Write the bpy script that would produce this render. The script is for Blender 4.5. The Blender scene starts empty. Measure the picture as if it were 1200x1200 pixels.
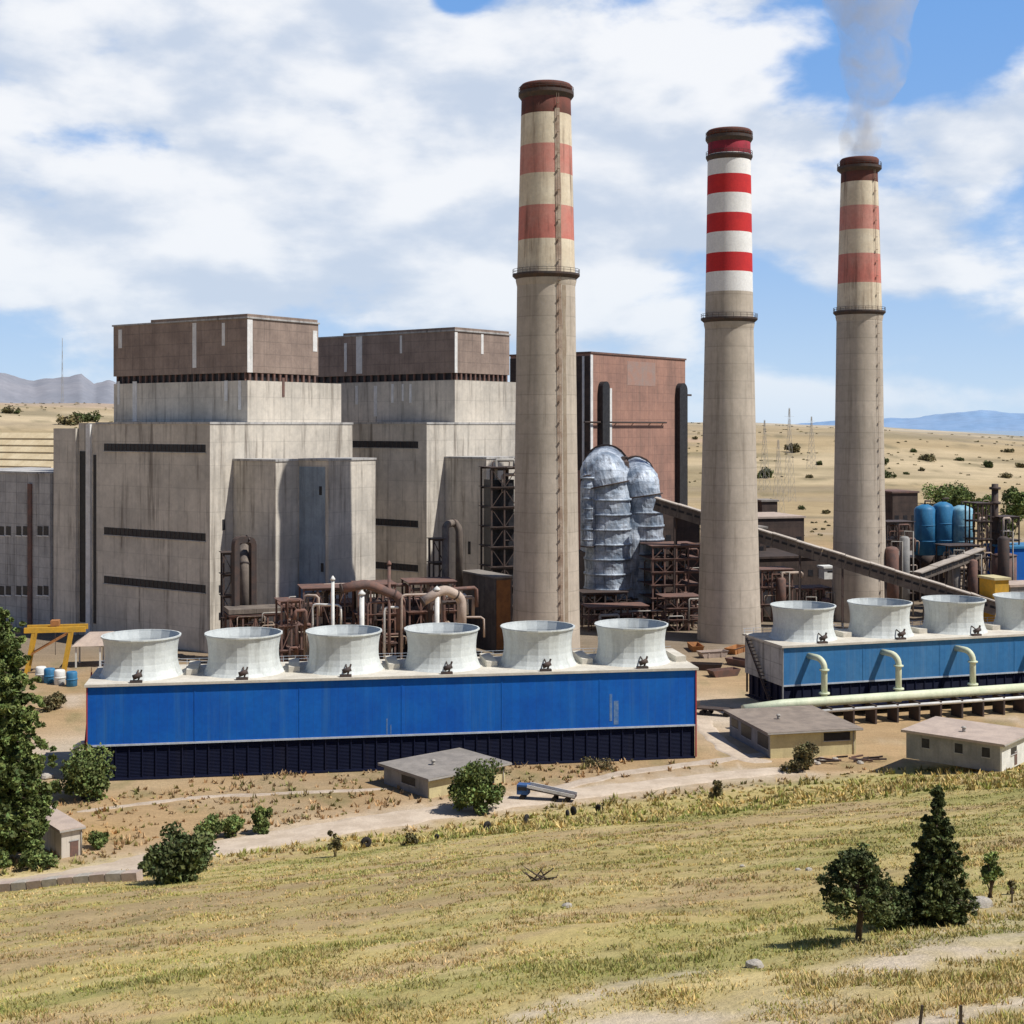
import bpy, math, random
import numpy as np
from mathutils import Vector, Matrix, noise as mnoise
from mathutils.bvhtree import BVHTree
random.seed(7); rng = np.random.default_rng(7)
S = bpy.context.scene; COL = S.collection
F = 1648.0; CAMZ = 62.0          # focal length in photo pixels, eye height over the plant yard
R = math.radians
# ------------------------------------------------------------------ materials
def nd(nt, t, **k):
    n = nt.nodes.new(t)
    for a, b in k.items(): setattr(n, a, b)
    return n
def mth(nt, op, a, b=None, c=None, clamp=False):
    n = nt.nodes.new('ShaderNodeMath'); n.operation = op; n.use_clamp = clamp
    for i, v in enumerate((a, b, c)):
        if v is None: continue
        if isinstance(v, (int, float)): n.inputs[i].default_value = v
        else: nt.links.new(v, n.inputs[i])
    return n.outputs[0]
def mixc(nt, f, a, b, mode='MIX'):
    n = nt.nodes.new('ShaderNodeMix'); n.data_type = 'RGBA'; n.blend_type = mode
    if isinstance(f, (int, float)): n.inputs[0].default_value = f
    else: nt.links.new(f, n.inputs[0])
    for i, v in ((6, a), (7, b)):
        if isinstance(v, (tuple, list)): n.inputs[i].default_value = (v[0], v[1], v[2], 1)
        else: nt.links.new(v, n.inputs[i])
    return n.outputs[2]
def ramp(nt, v, a, b):
    n = nd(nt, 'ShaderNodeMapRange'); n.interpolation_type = 'SMOOTHSTEP'
    nt.links.new(v, n.inputs[0]); n.inputs[1].default_value = a; n.inputs[2].default_value = b
    return n.outputs[0]
def noise(nt, vec, scale, detail=5, rough=.6, dist=0.0):
    n = nd(nt, 'ShaderNodeTexNoise'); n.inputs['Scale'].default_value = scale
    n.inputs['Detail'].default_value = detail; n.inputs['Roughness'].default_value = rough
    n.inputs['Distortion'].default_value = dist
    nt.links.new(vec, n.inputs['Vector']); return n.outputs[0]
def mapping(nt, vec, s):
    n = nd(nt, 'ShaderNodeMapping'); n.inputs['Scale'].default_value = s
    nt.links.new(vec, n.inputs['Vector']); return n.outputs[0]
def mat(name, c1, c2=None, scale=.25, rough=.85, streak=0., sc=(.06, .05, .045), jz=0, jx=0, jd=.55, metal=0., bump=.15, jw=.06, attr=None, fleck=0.):
    m = bpy.data.materials.new(name); m.use_nodes = True; nt = m.node_tree
    bs = nt.nodes['Principled BSDF']; bs.inputs['Roughness'].default_value = rough; bs.inputs['Metallic'].default_value = metal
    bs.inputs['Specular IOR Level'].default_value = .25
    tc = nd(nt, 'ShaderNodeTexCoord').outputs['Object']
    c2 = c2 or tuple(x * .7 for x in c1)
    n1 = noise(nt, tc, scale, 7, .65)
    col = mixc(nt, ramp(nt, n1, .35, .65), c1, c2)
    if attr:
        a = nd(nt, 'ShaderNodeAttribute'); a.attribute_name = attr
        col = mixc(nt, 1.0, col, a.outputs['Color'], 'MULTIPLY')
    n2 = noise(nt, tc, scale * 9, 5, .7)
    v = mth(nt, 'MULTIPLY_ADD', n2, .5, .75)
    cc = nd(nt, 'ShaderNodeCombineXYZ')
    for i in range(3): nt.links.new(v, cc.inputs[i])
    col = mixc(nt, 1.0, col, cc.outputs[0], 'MULTIPLY')
    if streak > 0:
        s = noise(nt, mapping(nt, tc, (.55, .55, .03)), 1.0, 6, .7)
        s2 = noise(nt, mapping(nt, tc, (.12, .12, .07)), 1.0, 3, .6)
        f = mth(nt, 'MULTIPLY', mth(nt, 'MULTIPLY', ramp(nt, s, .47, .72), ramp(nt, s2, .28, .54)), streak, clamp=True)
        col = mixc(nt, f, col, sc)
    if jz or jx:
        sep = nd(nt, 'ShaderNodeSeparateXYZ'); nt.links.new(tc, sep.inputs[0])
        fs = []
        if jz: fs.append(mth(nt, 'LESS_THAN', mth(nt, 'FRACT', mth(nt, 'DIVIDE', sep.outputs[2], jz)), jw))
        if jx:
            xy = mth(nt, 'ADD', sep.outputs[0], sep.outputs[1])
            fs.append(mth(nt, 'LESS_THAN', mth(nt, 'FRACT', mth(nt, 'DIVIDE', xy, jx)), jw))
        f = fs[0] if len(fs) == 1 else mth(nt, 'MAXIMUM', fs[0], fs[1])
        # every cast panel has its own tone
        f = mth(nt, 'MULTIPLY', f, 1 - jd)
        col = mixc(nt, f, col, (.03, .03, .03))
        cb = nd(nt, 'ShaderNodeCombineXYZ')
        if jz: nt.links.new(mth(nt, 'FLOOR', mth(nt, 'DIVIDE', sep.outputs[2], jz)), cb.inputs[2])
        if jx: nt.links.new(mth(nt, 'FLOOR', mth(nt, 'DIVIDE', xy, jx)), cb.inputs[0])
        wn = nd(nt, 'ShaderNodeTexWhiteNoise'); nt.links.new(cb.outputs[0], wn.inputs[0])
        v = mth(nt, 'MULTIPLY_ADD', wn.outputs[0], .09, .955)
        cc = nd(nt, 'ShaderNodeCombineXYZ')
        for i in range(3): nt.links.new(v, cc.inputs[i])
        col = mixc(nt, 1.0, col, cc.outputs[0], 'MULTIPLY')
    nt.links.new(col, bs.inputs['Base Color'])
    if bump:
        b = nd(nt, 'ShaderNodeBump'); b.inputs['Strength'].default_value = bump; b.inputs['Distance'].default_value = .3
        nt.links.new(n2, b.inputs['Height']); nt.links.new(b.outputs[0], bs.inputs['Normal'])
    return m
M = {}
M['concrete'] = mat('concrete', (.66, .60, .515), (.50, .46, .40), .07, streak=.95, sc=(.22, .19, .16), jz=6.4, jx=3.6, jd=.86, jw=.035)
M['concrete_dirty'] = mat('concrete_dirty', (.50, .485, .465), (.38, .37, .36), .12, streak=.7, sc=(.10, .09, .08), jz=3.2, jx=5.5, jd=.7)
M['cladding'] = mat('brown_cladding', (.34, .26, .215), (.25, .19, .16), .12, streak=.5, sc=(.10, .08, .07), jz=3.6, jx=2.2, jd=.75)
M['redclad'] = mat('red_cladding', (.40, .225, .17), (.29, .17, .135), .07, streak=.55, sc=(.16, .12, .10), jz=3.6, jx=3.0, jd=.75)
M['strip'] = mat('pale_strip', (.78, .77, .75), (.66, .65, .63), .4, streak=.3, sc=(.2, .18, .16))
M['darkwin'] = mat('dark_window_glass', (.02, .02, .024), (.035, .035, .04), .8, rough=.4)
M['roofgrey'] = mat('grey_roof', (.30, .27, .24), (.22, .20, .18), .3, bump=.3)
M['shaft'] = mat('shaft_concrete', (.52, .45, .37), (.44, .38, .31), .06, streak=.5, sc=(.17, .14, .11), jz=5.0, jd=.82, jw=.05)
M['old_cream'] = mat('faded_cream_paint', (.74, .65, .50), (.64, .54, .40), .12, streak=.95, sc=(.22, .15, .11))
M['old_red'] = mat('faded_red_paint', (.58, .20, .16), (.56, .27, .22), .12, streak=.9, sc=(.20, .09, .07))
M['soot'] = mat('sooty_red_brown', (.17, .06, .045), (.11, .05, .04), .2, streak=.7, sc=(.05, .035, .03))
M['new_white'] = mat('white_band_paint', (.82, .81, .79), (.76, .75, .73), .2, streak=.12, sc=(.4, .36, .33))
M['new_red'] = mat('red_band_paint', (.58, .035, .035), (.50, .03, .035), .2, streak=.15, sc=(.25, .04, .04))
M['darkred'] = mat('dark_red_band_paint', (.32, .03, .05), (.22, .03, .04), .2, streak=.4, sc=(.09, .03, .03))
M['steel'] = mat('dark_steel', (.06, .05, .048), (.09, .06, .05), .5, rough=.7)
M['galv'] = mat('weathered_galvanised', (.42, .39, .35), (.34, .32, .29), 1.)
M['brownsteel'] = mat('brown_ladder_steel', (.34, .26, .20), (.40, .31, .24), .4)
M['rust'] = mat('rusty_steel', (.21, .115, .09), (.13, .09, .08), .5, rough=.8)
M['orange'] = mat('orange_rust', (.42, .19, .07), (.30, .14, .06), .5)
M['blue'] = mat('blue_sheet', (.002, .092, .44), (.004, .12, .48), .12, rough=.75, streak=.55, sc=(.035, .15, .40), jx=1.5, jd=.84, jw=.07, bump=.05)
M['blue_faded'] = mat('faded_blue_sheet', (.03, .155, .37), (.05, .185, .39), .1, rough=.6, streak=.4, sc=(.12, .22, .36), jx=1.5, jd=.85, jw=.08, bump=.05)
M['navy'] = mat('navy_inlet', (.003, .006, .03), (.005, .009, .035), .4, rough=.7, streak=.4, sc=(.02, .018, .03))
M['chalk'] = mat('chalk_streak', (.16, .25, .40), (.06, .17, .42), .9)
M['trim'] = mat('pale_trim', (.50, .55, .62), (.40, .44, .5), .5)
M['redtrim'] = mat('red_trim', (.42, .05, .05), (.32, .06, .06), .5)
M['deck'] = mat('cream_deck', (.62, .58, .50), (.50, .46, .39), .25, streak=.0)
M['stack'] = mat('white_fan_stack', (.64, .67, .65), (.55, .58, .57), .3, rough=.6, streak=.55, sc=(.33, .34, .31), bump=.05)
M['pipe'] = mat('pale_green_pipe', (.66, .68, .50), (.55, .60, .43), .3, rough=.5, streak=.3, sc=(.3, .3, .22))
M['silver'] = mat('silver_lagging', (.56, .62, .70), (.19, .24, .31), .16, rough=.55, metal=.15, streak=.9, sc=(.10, .10, .115), jz=2.4, jx=1.7, jd=.6, bump=.5)
M['whitepaint'] = mat('white_paint', (.75, .74, .70), (.6, .6, .57), .4)
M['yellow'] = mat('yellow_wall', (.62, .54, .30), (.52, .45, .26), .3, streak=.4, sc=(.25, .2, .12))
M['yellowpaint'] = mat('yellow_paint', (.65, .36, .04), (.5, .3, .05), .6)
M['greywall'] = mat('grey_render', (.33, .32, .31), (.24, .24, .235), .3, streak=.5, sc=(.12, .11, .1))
M['pinkroof'] = mat('pinkish_roof', (.50, .40, .33), (.40, .32, .27), .35, bump=.3)
M['brownroof'] = mat('brown_felt_roof', (.30, .245, .20), (.22, .18, .15), .35, bump=.3)
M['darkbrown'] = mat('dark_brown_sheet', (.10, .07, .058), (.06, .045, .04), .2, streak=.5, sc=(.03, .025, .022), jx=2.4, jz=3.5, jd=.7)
M['bluesilo'] = mat('blue_silo_paint', (.03, .16, .33), (.05, .22, .40), .3, rough=.5, streak=.5, sc=(.06, .1, .14))
M['cyansilo'] = mat('light_blue_silo_paint', (.30, .52, .62), (.10, .27, .40), .3, rough=.5, streak=.5, sc=(.1, .18, .22))
M['rock'] = mat('pale_rock', (.55, .50, .43), (.42, .38, .32), 1.5, bump=.6)
M['blackrubber'] = mat('black_rubber', (.02, .018, .018), (.03, .026, .024), 1.)
M['bark'] = mat('bark', (.12, .085, .06), (.07, .05, .04), 2., bump=.5)
M['dead'] = mat('dry_branch', (.10, .075, .055), (.06, .045, .035), 2.)
M['conveyor_roof'] = mat('conveyor_roof', (.50, .44, .38), (.38, .33, .28), .3, streak=.0)
M['conveyor_wall'] = mat('conveyor_wall', (.21, .175, .145), (.14, .115, .10), .3, streak=.5, sc=(.06, .05, .04), jx=3., jd=.6)
M['leaf'] = mat('leaf', (.135, .18, .06), (.085, .125, .042), .6, rough=.7, attr='Col', bump=0)
M['leafdark'] = mat('dark_needles', (.085, .11, .042), (.055, .075, .03), .6, rough=.7, attr='Col', bump=0)
M['leafdry'] = mat('dry_leaf', (.15, .14, .07), (.10, .09, .05), .6, rough=.8, attr='Col', bump=0)
M['grass'] = mat('dry_grass', (.9, .9, .9), (.7, .7, .7), .08, rough=.9, attr='Col', bump=0)
M['road'] = mat('pale_dirt_road', (.60, .495, .385), (.48, .385, .29), .25, rough=.95, bump=.4)
M['gravelroad'] = mat('grey_track', (.52, .43, .34), (.42, .335, .255), .35, rough=.95, bump=.5)
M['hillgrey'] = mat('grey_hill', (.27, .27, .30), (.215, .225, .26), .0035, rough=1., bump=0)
M['mountain'] = mat('haze_blue_mountain', (.20, .32, .50), (.24, .35, .52), .0006, rough=1., bump=0)  # bluish distance haze put into the mountain colour
# ------------------------------------------------------------------ mesh building
def children(o): return [c for c in bpy.data.objects if c.parent == o]
def props(o, label=None, cat=None, group=None, kind=None):
    if label: o['label'] = label
    if cat: o['category'] = cat
    if group: o['group'] = group
    if kind: o['kind'] = kind
    return o
def thing(name, label, cat, loc=(0, 0, 0), rz=0, group=None, kind=None):
    o = bpy.data.objects.new(name, None); COL.objects.link(o)
    o.location = loc; o.rotation_euler = (0, 0, rz); o.empty_display_size = 1
    return props(o, label, cat, group, kind)
class MB:
    def __init__(s): s.v = []; s.f = []; s.mi = []; s.sm = []
    def add(s, vs, fs, mi=0, smooth=False):
        b = len(s.v); s.v += [tuple(v) for v in vs]
        for f in fs: s.f.append([i + b for i in f]); s.mi.append(mi); s.sm.append(smooth)
        return s
    def box(s, x0, x1, y0, y1, z0, z1, mi=0):
        vs = [(x, y, z) for z in (z0, z1) for y in (y0, y1) for x in (x0, x1)]
        return s.add(vs, [(0, 2, 3, 1), (4, 5, 7, 6), (0, 1, 5, 4), (2, 6, 7, 3), (0, 4, 6, 2), (1, 3, 7, 5)], mi)
    def bar(s, a, b, w, h=None, mi=0):
        a = Vector(a); b = Vector(b); d = (b - a).normalized(); h = h or w
        up = Vector((0, 0, 1)) if abs(d.z) < .95 else Vector((0, 1, 0))
        sx = d.cross(up).normalized() * (w / 2); sy = sx.cross(d).normalized() * (h / 2)
        vs = [p + i * sx + j * sy for p in (a, b) for j in (-1, 1) for i in (-1, 1)]
        return s.add(vs, [(0, 2, 3, 1), (4, 5, 7, 6), (0, 1, 5, 4), (2, 6, 7, 3), (0, 4, 6, 2), (1, 3, 7, 5)], mi)
    def lathe(s, prof, seg=48, cx=0, cy=0, mi=None, rib=0, cap=True, smooth=True):
        vs = []
        for r, z in prof:
            for k in range(seg):
                a = 2 * math.pi * k / seg; rr = r + (rib if k % 2 else 0)
                vs.append((cx + rr * math.cos(a), cy + rr * math.sin(a), z))
        b = len(s.v); s.v += vs
        for i in range(len(prof) - 1):
            for k in range(seg):
                s.f.append([b + i * seg + k, b + i * seg + (k + 1) % seg, b + (i + 1) * seg + (k + 1) % seg, b + (i + 1) * seg + k])
                s.mi.append(mi[i] if mi else 0); s.sm.append(smooth)
        if cap:
            s.f.append([b + k for k in range(seg)][::-1]); s.mi.append(0); s.sm.append(False)
            s.f.append([b + (len(prof) - 1) * seg + k for k in range(seg)]); s.mi.append(mi[-1] if mi else 0); s.sm.append(False)
        return s
    def tube(s, pts, r, seg=12, mi=0, cap=True, smooth=True):
        pts = [Vector(p) for p in pts]; n = len(pts); rs = r if isinstance(r, (list, tuple)) else [r] * n
        b = len(s.v); prev = None
        for i, p in enumerate(pts):
            d = (pts[min(i + 1, n - 1)] - pts[max(i - 1, 0)]).normalized()
            if prev is None:
                up = Vector((0, 0, 1)) if abs(d.z) < .9 else Vector((1, 0, 0)); sx = d.cross(up).normalized()
            else: sx = (prev - d * prev.dot(d)).normalized()
            prev = sx; sy = sx.cross(d)
            for k in range(seg):
                a = 2 * math.pi * k / seg; s.v.append(tuple(p + (sx * math.cos(a) + sy * math.sin(a)) * rs[i]))
        for i in range(n - 1):
            for k in range(seg):
                s.f.append([b + i * seg + k, b + (i + 1) * seg + k, b + (i + 1) * seg + (k + 1) % seg, b + i * seg + (k + 1) % seg]); s.mi.append(mi); s.sm.append(smooth)
        if cap:
            s.f.append([b + k for k in range(seg)]); s.mi.append(mi); s.sm.append(False)
            s.f.append([b + (n - 1) * seg + k for k in range(seg)][::-1]); s.mi.append(mi); s.sm.append(False)
        return s
    def prism(s, poly, z0, z1, mi=0):
        n = len(poly); vs = [(x, y, z0) for x, y in poly] + [(x, y, z1) for x, y in poly]
        fs = [list(range(n))[::-1], list(range(n, 2 * n))] + [[i, (i + 1) % n, n + (i + 1) % n, n + i] for i in range(n)]
        return s.add(vs, fs, mi)
    def split(s, name, mats, parent, world=False):
        # one object per solid that was added
        import itertools
        used = {}; 
        par = list(range(len(s.v)))
        def fd(a):
            while par[a] != a: par[a] = par[par[a]]; a = par[a]
            return a
        for f in s.f:
            for q in f[1:]: par[fd(q)] = fd(f[0])
        for f, mi, sm in zip(s.f, s.mi, s.sm): used.setdefault(fd(f[0]), []).append((f, mi, sm))
        for fs in used.values():
            ids = sorted({i for f, _, _ in fs for i in f}); mp = {i: k for k, i in enumerate(ids)}
            n = MB(); n.v = [s.v[i] for i in ids]; n.f = [[mp[i] for i in f] for f, _, _ in fs]; n.mi = [a for _, a, _ in fs]; n.sm = [a for _, _, a in fs]
            n.build(name, mats, parent, world)
    def build(s, name, mats, parent=None, world=False, bevel=0, label=None):
        me = bpy.data.meshes.new(name); vs = s.v
        if world and parent is not None:
            mw = Matrix.Identity(4); chain = []
            p = parent
            while p is not None: chain.append(p); p = p.parent
            for q in reversed(chain): mw = mw @ Matrix.LocRotScale(q.location, q.rotation_euler, q.scale)
            inv = mw.inverted(); vs = [tuple(inv @ Vector(v)) for v in vs]
        me.from_pydata(vs, [], s.f)
        mats = mats if isinstance(mats, (list, tuple)) else [mats]
        for m in mats: me.materials.append(m)
        me.polygons.foreach_set('material_index', s.mi); me.polygons.foreach_set('use_smooth', s.sm)
        me.update()
        o = bpy.data.objects.new(name, me); COL.objects.link(o); o.parent = parent
        if bevel:
            b = o.modifiers.new('b', 'BEVEL'); b.width = bevel; b.segments = 1
        if label: o['label'] = label
        return o
def copy_tree(o, parent=None):
    c = o.copy(); COL.objects.link(c); c.parent = parent
    for ch in children(o): copy_tree(ch, c)
    return c
# ------------------------------------------------------------------ the lie of the land
def fbm(x, y, seed, octs=4, f0=1.0, gain=.5):
    # cheap value noise, vectorised
    out = np.zeros_like(x, dtype=float); amp = 1.; tot = 0
    for o in range(octs):
        xx = x * f0 + 17.3 * seed + 5.1 * o; yy = y * f0 - 9.7 * seed + 3.3 * o
        xi = np.floor(xx).astype(np.int64); yi = np.floor(yy).astype(np.int64); fx = xx - xi; fy = yy - yi
        fx = fx * fx * (3 - 2 * fx); fy = fy * fy * (3 - 2 * fy)
        def h(a, b):
            n = (a * 374761393 + b * 668265263 + seed * 144269) & 0x7fffffff
            n = ((n ^ (n >> 13)) * 1274126177) & 0x7fffffff
            n = n ^ (n >> 16)
            return (n & 0xffff) / 65535.0
        v = (h(xi, yi) * (1 - fx) + h(xi + 1, yi) * fx) * (1 - fy) + (h(xi, yi + 1) * (1 - fx) + h(xi + 1, yi + 1) * fx) * fy
        out += amp * (v - .5) * 2; tot += amp; amp *= gain; f0 *= 2
    return out / tot
def foot(x, y): return 202.4 - (-.383 * x + .924 * y)       # distance uphill from the foot of the near slope
def height(x, y):
    x = np.asarray(x, float); y = np.asarray(y, float)
    d = foot(x, y); k = 5.0
    g = .26 * k * np.logaddexp(0, d / k)
    g = g + np.where(d > 170, (d - 170) * .20, 0)
    g = np.minimum(g, 60.3 + 0 * g)
    hill = np.clip(d / 25, 0, 1)
    g = g + hill * (fbm(x, y, 3, 3, 1 / 26.) * .9 + fbm(x, y, 5, 3, 1 / 7.) * .22)
    g = g + (1 - hill) * fbm(x, y, 6, 3, 1 / 18.) * .15
    r = np.hypot(x, y); az = np.arctan2(x, np.maximum(y, 1e-3))
    zr = np.interp(az, [-1.2, -.36, -.25, -.1, .17, .255, .31, .36, .7, 1.2], [100, 97, 92, 78, 67, 62, 52, 44, 40, 60])
    t = np.clip((r - 800) / 1500, 0, 1); t = t * t * (3 - 2 * t)
    back = zr * t * np.where(y > 0, 1, 0)
    far = np.clip((r - 2500) / 2500, 0, 1); far = far * far * (3 - 2 * far)
    back = back * (1 - far)
    g = g + back + t * (1 - far) * (fbm(x, y, 9, 4, 1 / 420.) * 9)
    # small mound left of the near cooling tower
    return g
az = np.concatenate([np.linspace(-180, -40, 36)[:-1], np.linspace(-40, -24, 20)[:-1], np.linspace(-24, 24, 260), np.linspace(24, 40, 20)[1:], np.linspace(40, 180, 36)[1:-1]])
rad = np.concatenate([[1.0], np.geomspace(3, 35, 22)[:-1], np.geomspace(35, 260, 230)[:-1], np.geomspace(260, 3000, 150)[:-1], np.geomspace(3000, 60000, 40)])
A, Rr = np.meshgrid(R(1) * az, rad); X = Rr * np.sin(A); Y = Rr * np.cos(A); Z = height(X, Y)
na, nr = len(az), len(rad)
verts = np.stack([X.ravel(), Y.ravel(), Z.ravel()], 1)
ii, jj = np.meshgrid(np.arange(nr - 1), np.arange(na), indexing='ij')
j2 = (jj + 1) % na
faces = np.stack([ii * na + jj, ii * na + j2, (ii + 1) * na + j2, (ii + 1) * na + jj], -1).reshape(-1, 4)
allf = faces[:, ::-1].tolist() + [list(range(na))]
def lerp(a, b, t): return a * (1 - t[..., None]) + np.asarray(b) * t[..., None]
def sst(x, a, b): t = np.clip((x - a) / (b - a), 0, 1); return t * t * (3 - 2 * t)
def ground_colour(x, y):
    d = foot(x, y); r = np.hypot(x, y)
    c = np.zeros(x.shape + (3,)) + np.array([.46, .365, .155])
    # streaks run along the contour of the slope
    al = .924 * x + .383 * y; ac = d
    n1 = fbm(al / 26, ac / 7, 21, 4, 1.); n2 = fbm(al / 9, ac / 3, 22, 4, 1.); n3 = fbm(x, y, 23, 3, 1 / 2.2)
    n4 = fbm(al / 60, ac / 22, 27, 3, 1.)
    c = lerp(c, [.33, .305, .11], sst(n1 + .5 * n4, .0, .45) * .85)     # greener grass
    c = lerp(c, [.57, .455, .225], sst(n2, .0, .45) * .7)           # straw
    c = lerp(c, [.41, .30, .165], sst(-n1 + .4 * n2, .05, .45) * .8)  # bare earth
    c = lerp(c, [.21, .185, .085], sst(n3 - .3 * n2, .25, .75) * .5)
    # plant yard and the brown ground in front of the tower
    yard = sst(-d, 0, 8)
    yb = np.zeros_like(c) + np.array([.40, .275, .15])
    m1 = fbm(x, y, 31, 4, 1 / 16.); m2 = fbm(x, y, 32, 4, 1 / 5.)
    yb = lerp(yb, [.41, .31, .19], sst(m1, 0, .45) * .7)
    yb = lerp(yb, [.22, .19, .09], sst(m2, .1, .6) * .7)
    yb = lerp(yb, [.50, .40, .30], sst(m1 - m2 * .4, .2, .6) * sst(y, 250, 300))
    c = lerp(c, yb, yard)
    dark = sst(y, 330, 400) * (1 - sst(y, 560, 700)) * (1 - sst(np.abs(x - 60), 260, 360))
    c = lerp(c, [.20, .165, .13], dark * .8)
    pale = np.exp(-(((x + 88) / 11) ** 2 + ((y - 268) / 16) ** 2)) + np.exp(-(((x - 47) / 12) ** 2 + ((y - 300) / 26) ** 2))
    c = lerp(c, [.52, .44, .35], np.clip(pale, 0, 1) * .75)
    orange = np.exp(-(((x + 64) / 5) ** 2 + ((y - 214) / 5) ** 2)); c = lerp(c, [.50, .32, .13], np.clip(orange, 0, 1) * .7)
    # far fields
    f = sst(r, 650, 950)
    fb = np.zeros_like(c) + np.array([.42, .32, .185])
    q1 = fbm(x / 3.2, y, 41, 5, 1 / 90.); q2 = fbm(x / 2.5, y, 42, 4, 1 / 260.)
    fb = lerp(fb, [.56, .45, .29], sst(q2, -.05, .25) * .85)
    fb = lerp(fb, [.27, .22, .13], sst(q1, .02, .4) * .8)
    fb = lerp(fb, [.52, .36, .27], sst(-q2 + .3 * q1, .25, .5) * .6)
    q3 = fbm(x / 1.5, y, 43, 4, 1 / 22.); q4 = fbm(x / 5, y, 44, 3, 1 / 45.)
    fb = lerp(fb, [.20, .17, .10], sst(q3, .22, .6) * .8); fb = lerp(fb, [.34, .27, .18], sst(q4, .1, .4) * .7); fb = fb * .93
    c = lerp(c, fb, f)
    c = lerp(c, [.40, .42, .44], sst(r, 1500, 3200) * .45)  # aerial haze put into the ground colour, bluer with distance
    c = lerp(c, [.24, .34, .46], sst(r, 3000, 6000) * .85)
    return c
def set_col(me, cols):
    at = me.color_attributes.new('Col', 'FLOAT_COLOR', 'POINT')
    a = np.ones((len(cols), 4), dtype=np.float32); a[:, :3] = cols; at.data.foreach_set('color', a.ravel())
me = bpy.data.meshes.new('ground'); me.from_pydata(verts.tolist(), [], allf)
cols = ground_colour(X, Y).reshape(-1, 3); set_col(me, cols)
me.polygons.foreach_set('use_smooth', [True] * len(me.polygons)); me.update()
gm = bpy.data.materials.new('ground_soil'); gm.use_nodes = True; nt = gm.node_tree; bs = nt.nodes['Principled BSDF']
bs.inputs['Roughness'].default_value = 1; bs.inputs['Specular IOR Level'].default_value = .05
at = nd(nt, 'ShaderNodeAttribute'); at.attribute_name = 'Col'
tc = nd(nt, 'ShaderNodeTexCoord').outputs['Object']
n1 = noise(nt, tc, 1.7, 6, .75); n2 = noise(nt, mapping(nt, tc, (.25, .7, .7)), .35, 6, .7, .4)
n3 = noise(nt, mapping(nt, tc, (.4, 1, 1)), .022, 8, .7, .3)
v = mth(nt, 'ADD', mth(nt, 'ADD', mth(nt, 'MULTIPLY_ADD', n1, .9, -.15), mth(nt, 'MULTIPLY', n2, .7)), mth(nt, 'MULTIPLY', n3, .75))
cc = nd(nt, 'ShaderNodeCombineXYZ'); [nt.links.new(v, cc.inputs[i]) for i in range(3)]
c = mixc(nt, 1., at.outputs['Color'], cc.outputs[0], 'MULTIPLY')
nt.links.new(c, bs.inputs['Base Color'])
b = nd(nt, 'ShaderNodeBump'); b.inputs['Strength'].default_value = .7; b.inputs['Distance'].default_value = .35
nt.links.new(n1, b.inputs['Height']); nt.links.new(b.outputs[0], bs.inputs['Normal'])
me.materials.append(gm)
ground = bpy.data.objects.new('ground', me); COL.objects.link(ground); ground['kind'] = 'structure'
bvh = BVHTree.FromPolygons([tuple(v) for v in verts], faces[:, ::-1].tolist())
def gz(x, y):
    h = bvh.ray_cast(Vector((x, y, 900)), Vector((0, 0, -1)))
    return h[0].z if h[0] else float(height(x, y))
def G(px, py):                        # the spot of ground a sight line meets
    d = Vector(((px - 600) / F, 1, (500 - py) / F)).normalized()
    h = bvh.ray_cast(Vector((0, 0, CAMZ)), d, 8000)
    return h[0] if h[0] else Vector(((px - 600) / F * 3000, 3000, 60))
def P(px, py, Yd): return Vector(((px - 600) / F * Yd, Yd, CAMZ + (500 - py) / F * Yd))
# distant ridges: real sheets of terrain
def ridge(name, r0, depth, azs, hs, mat_, seed, amp, base=-20):
    aa = np.linspace(azs[0], azs[-1], 260); hh = np.interp(aa, azs, hs)
    vs, fs = [], []; nrow = 14
    for i in range(nrow):
        t = i / (nrow - 1); rr = r0 + depth * (t - .5); prof = math.sin(math.pi * min(t * 1.0, 1)) ** .8 if 0 < t < 1 else 0
        xs = np.sin(aa) * rr; ys = np.cos(aa) * rr
        zz = base + (hh - base) * prof + fbm(aa * 60, np.zeros_like(aa) + t * 5, seed, 4, 1.) * amp * prof
        vs += [tuple(v) for v in np.stack([xs, ys, zz], 1)]
    n = len(aa)
    for i in range(nrow - 1):
        for k in range(n - 1): fs.append((i * n + k, i * n + k + 1, (i + 1) * n + k + 1, (i + 1) * n + k))
    m = MB(); m.add(vs, fs, 0, True); o = m.build(name, mat_); o['kind'] = 'structure'; return o
def azp(px): return math.atan2(px - 600, F)
def hp(py, r): return CAMZ + (500 - py) / F * r
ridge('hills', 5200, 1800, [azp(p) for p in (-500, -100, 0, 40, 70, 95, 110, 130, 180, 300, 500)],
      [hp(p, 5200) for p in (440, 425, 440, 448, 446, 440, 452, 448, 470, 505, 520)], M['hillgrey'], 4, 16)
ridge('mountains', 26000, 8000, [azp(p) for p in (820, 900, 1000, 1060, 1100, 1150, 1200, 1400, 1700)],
      [hp(p, 26000) for p in (505, 500, 493, 489, 487, 483, 484, 480, 500)], M['mountain'], 8, 60)
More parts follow.
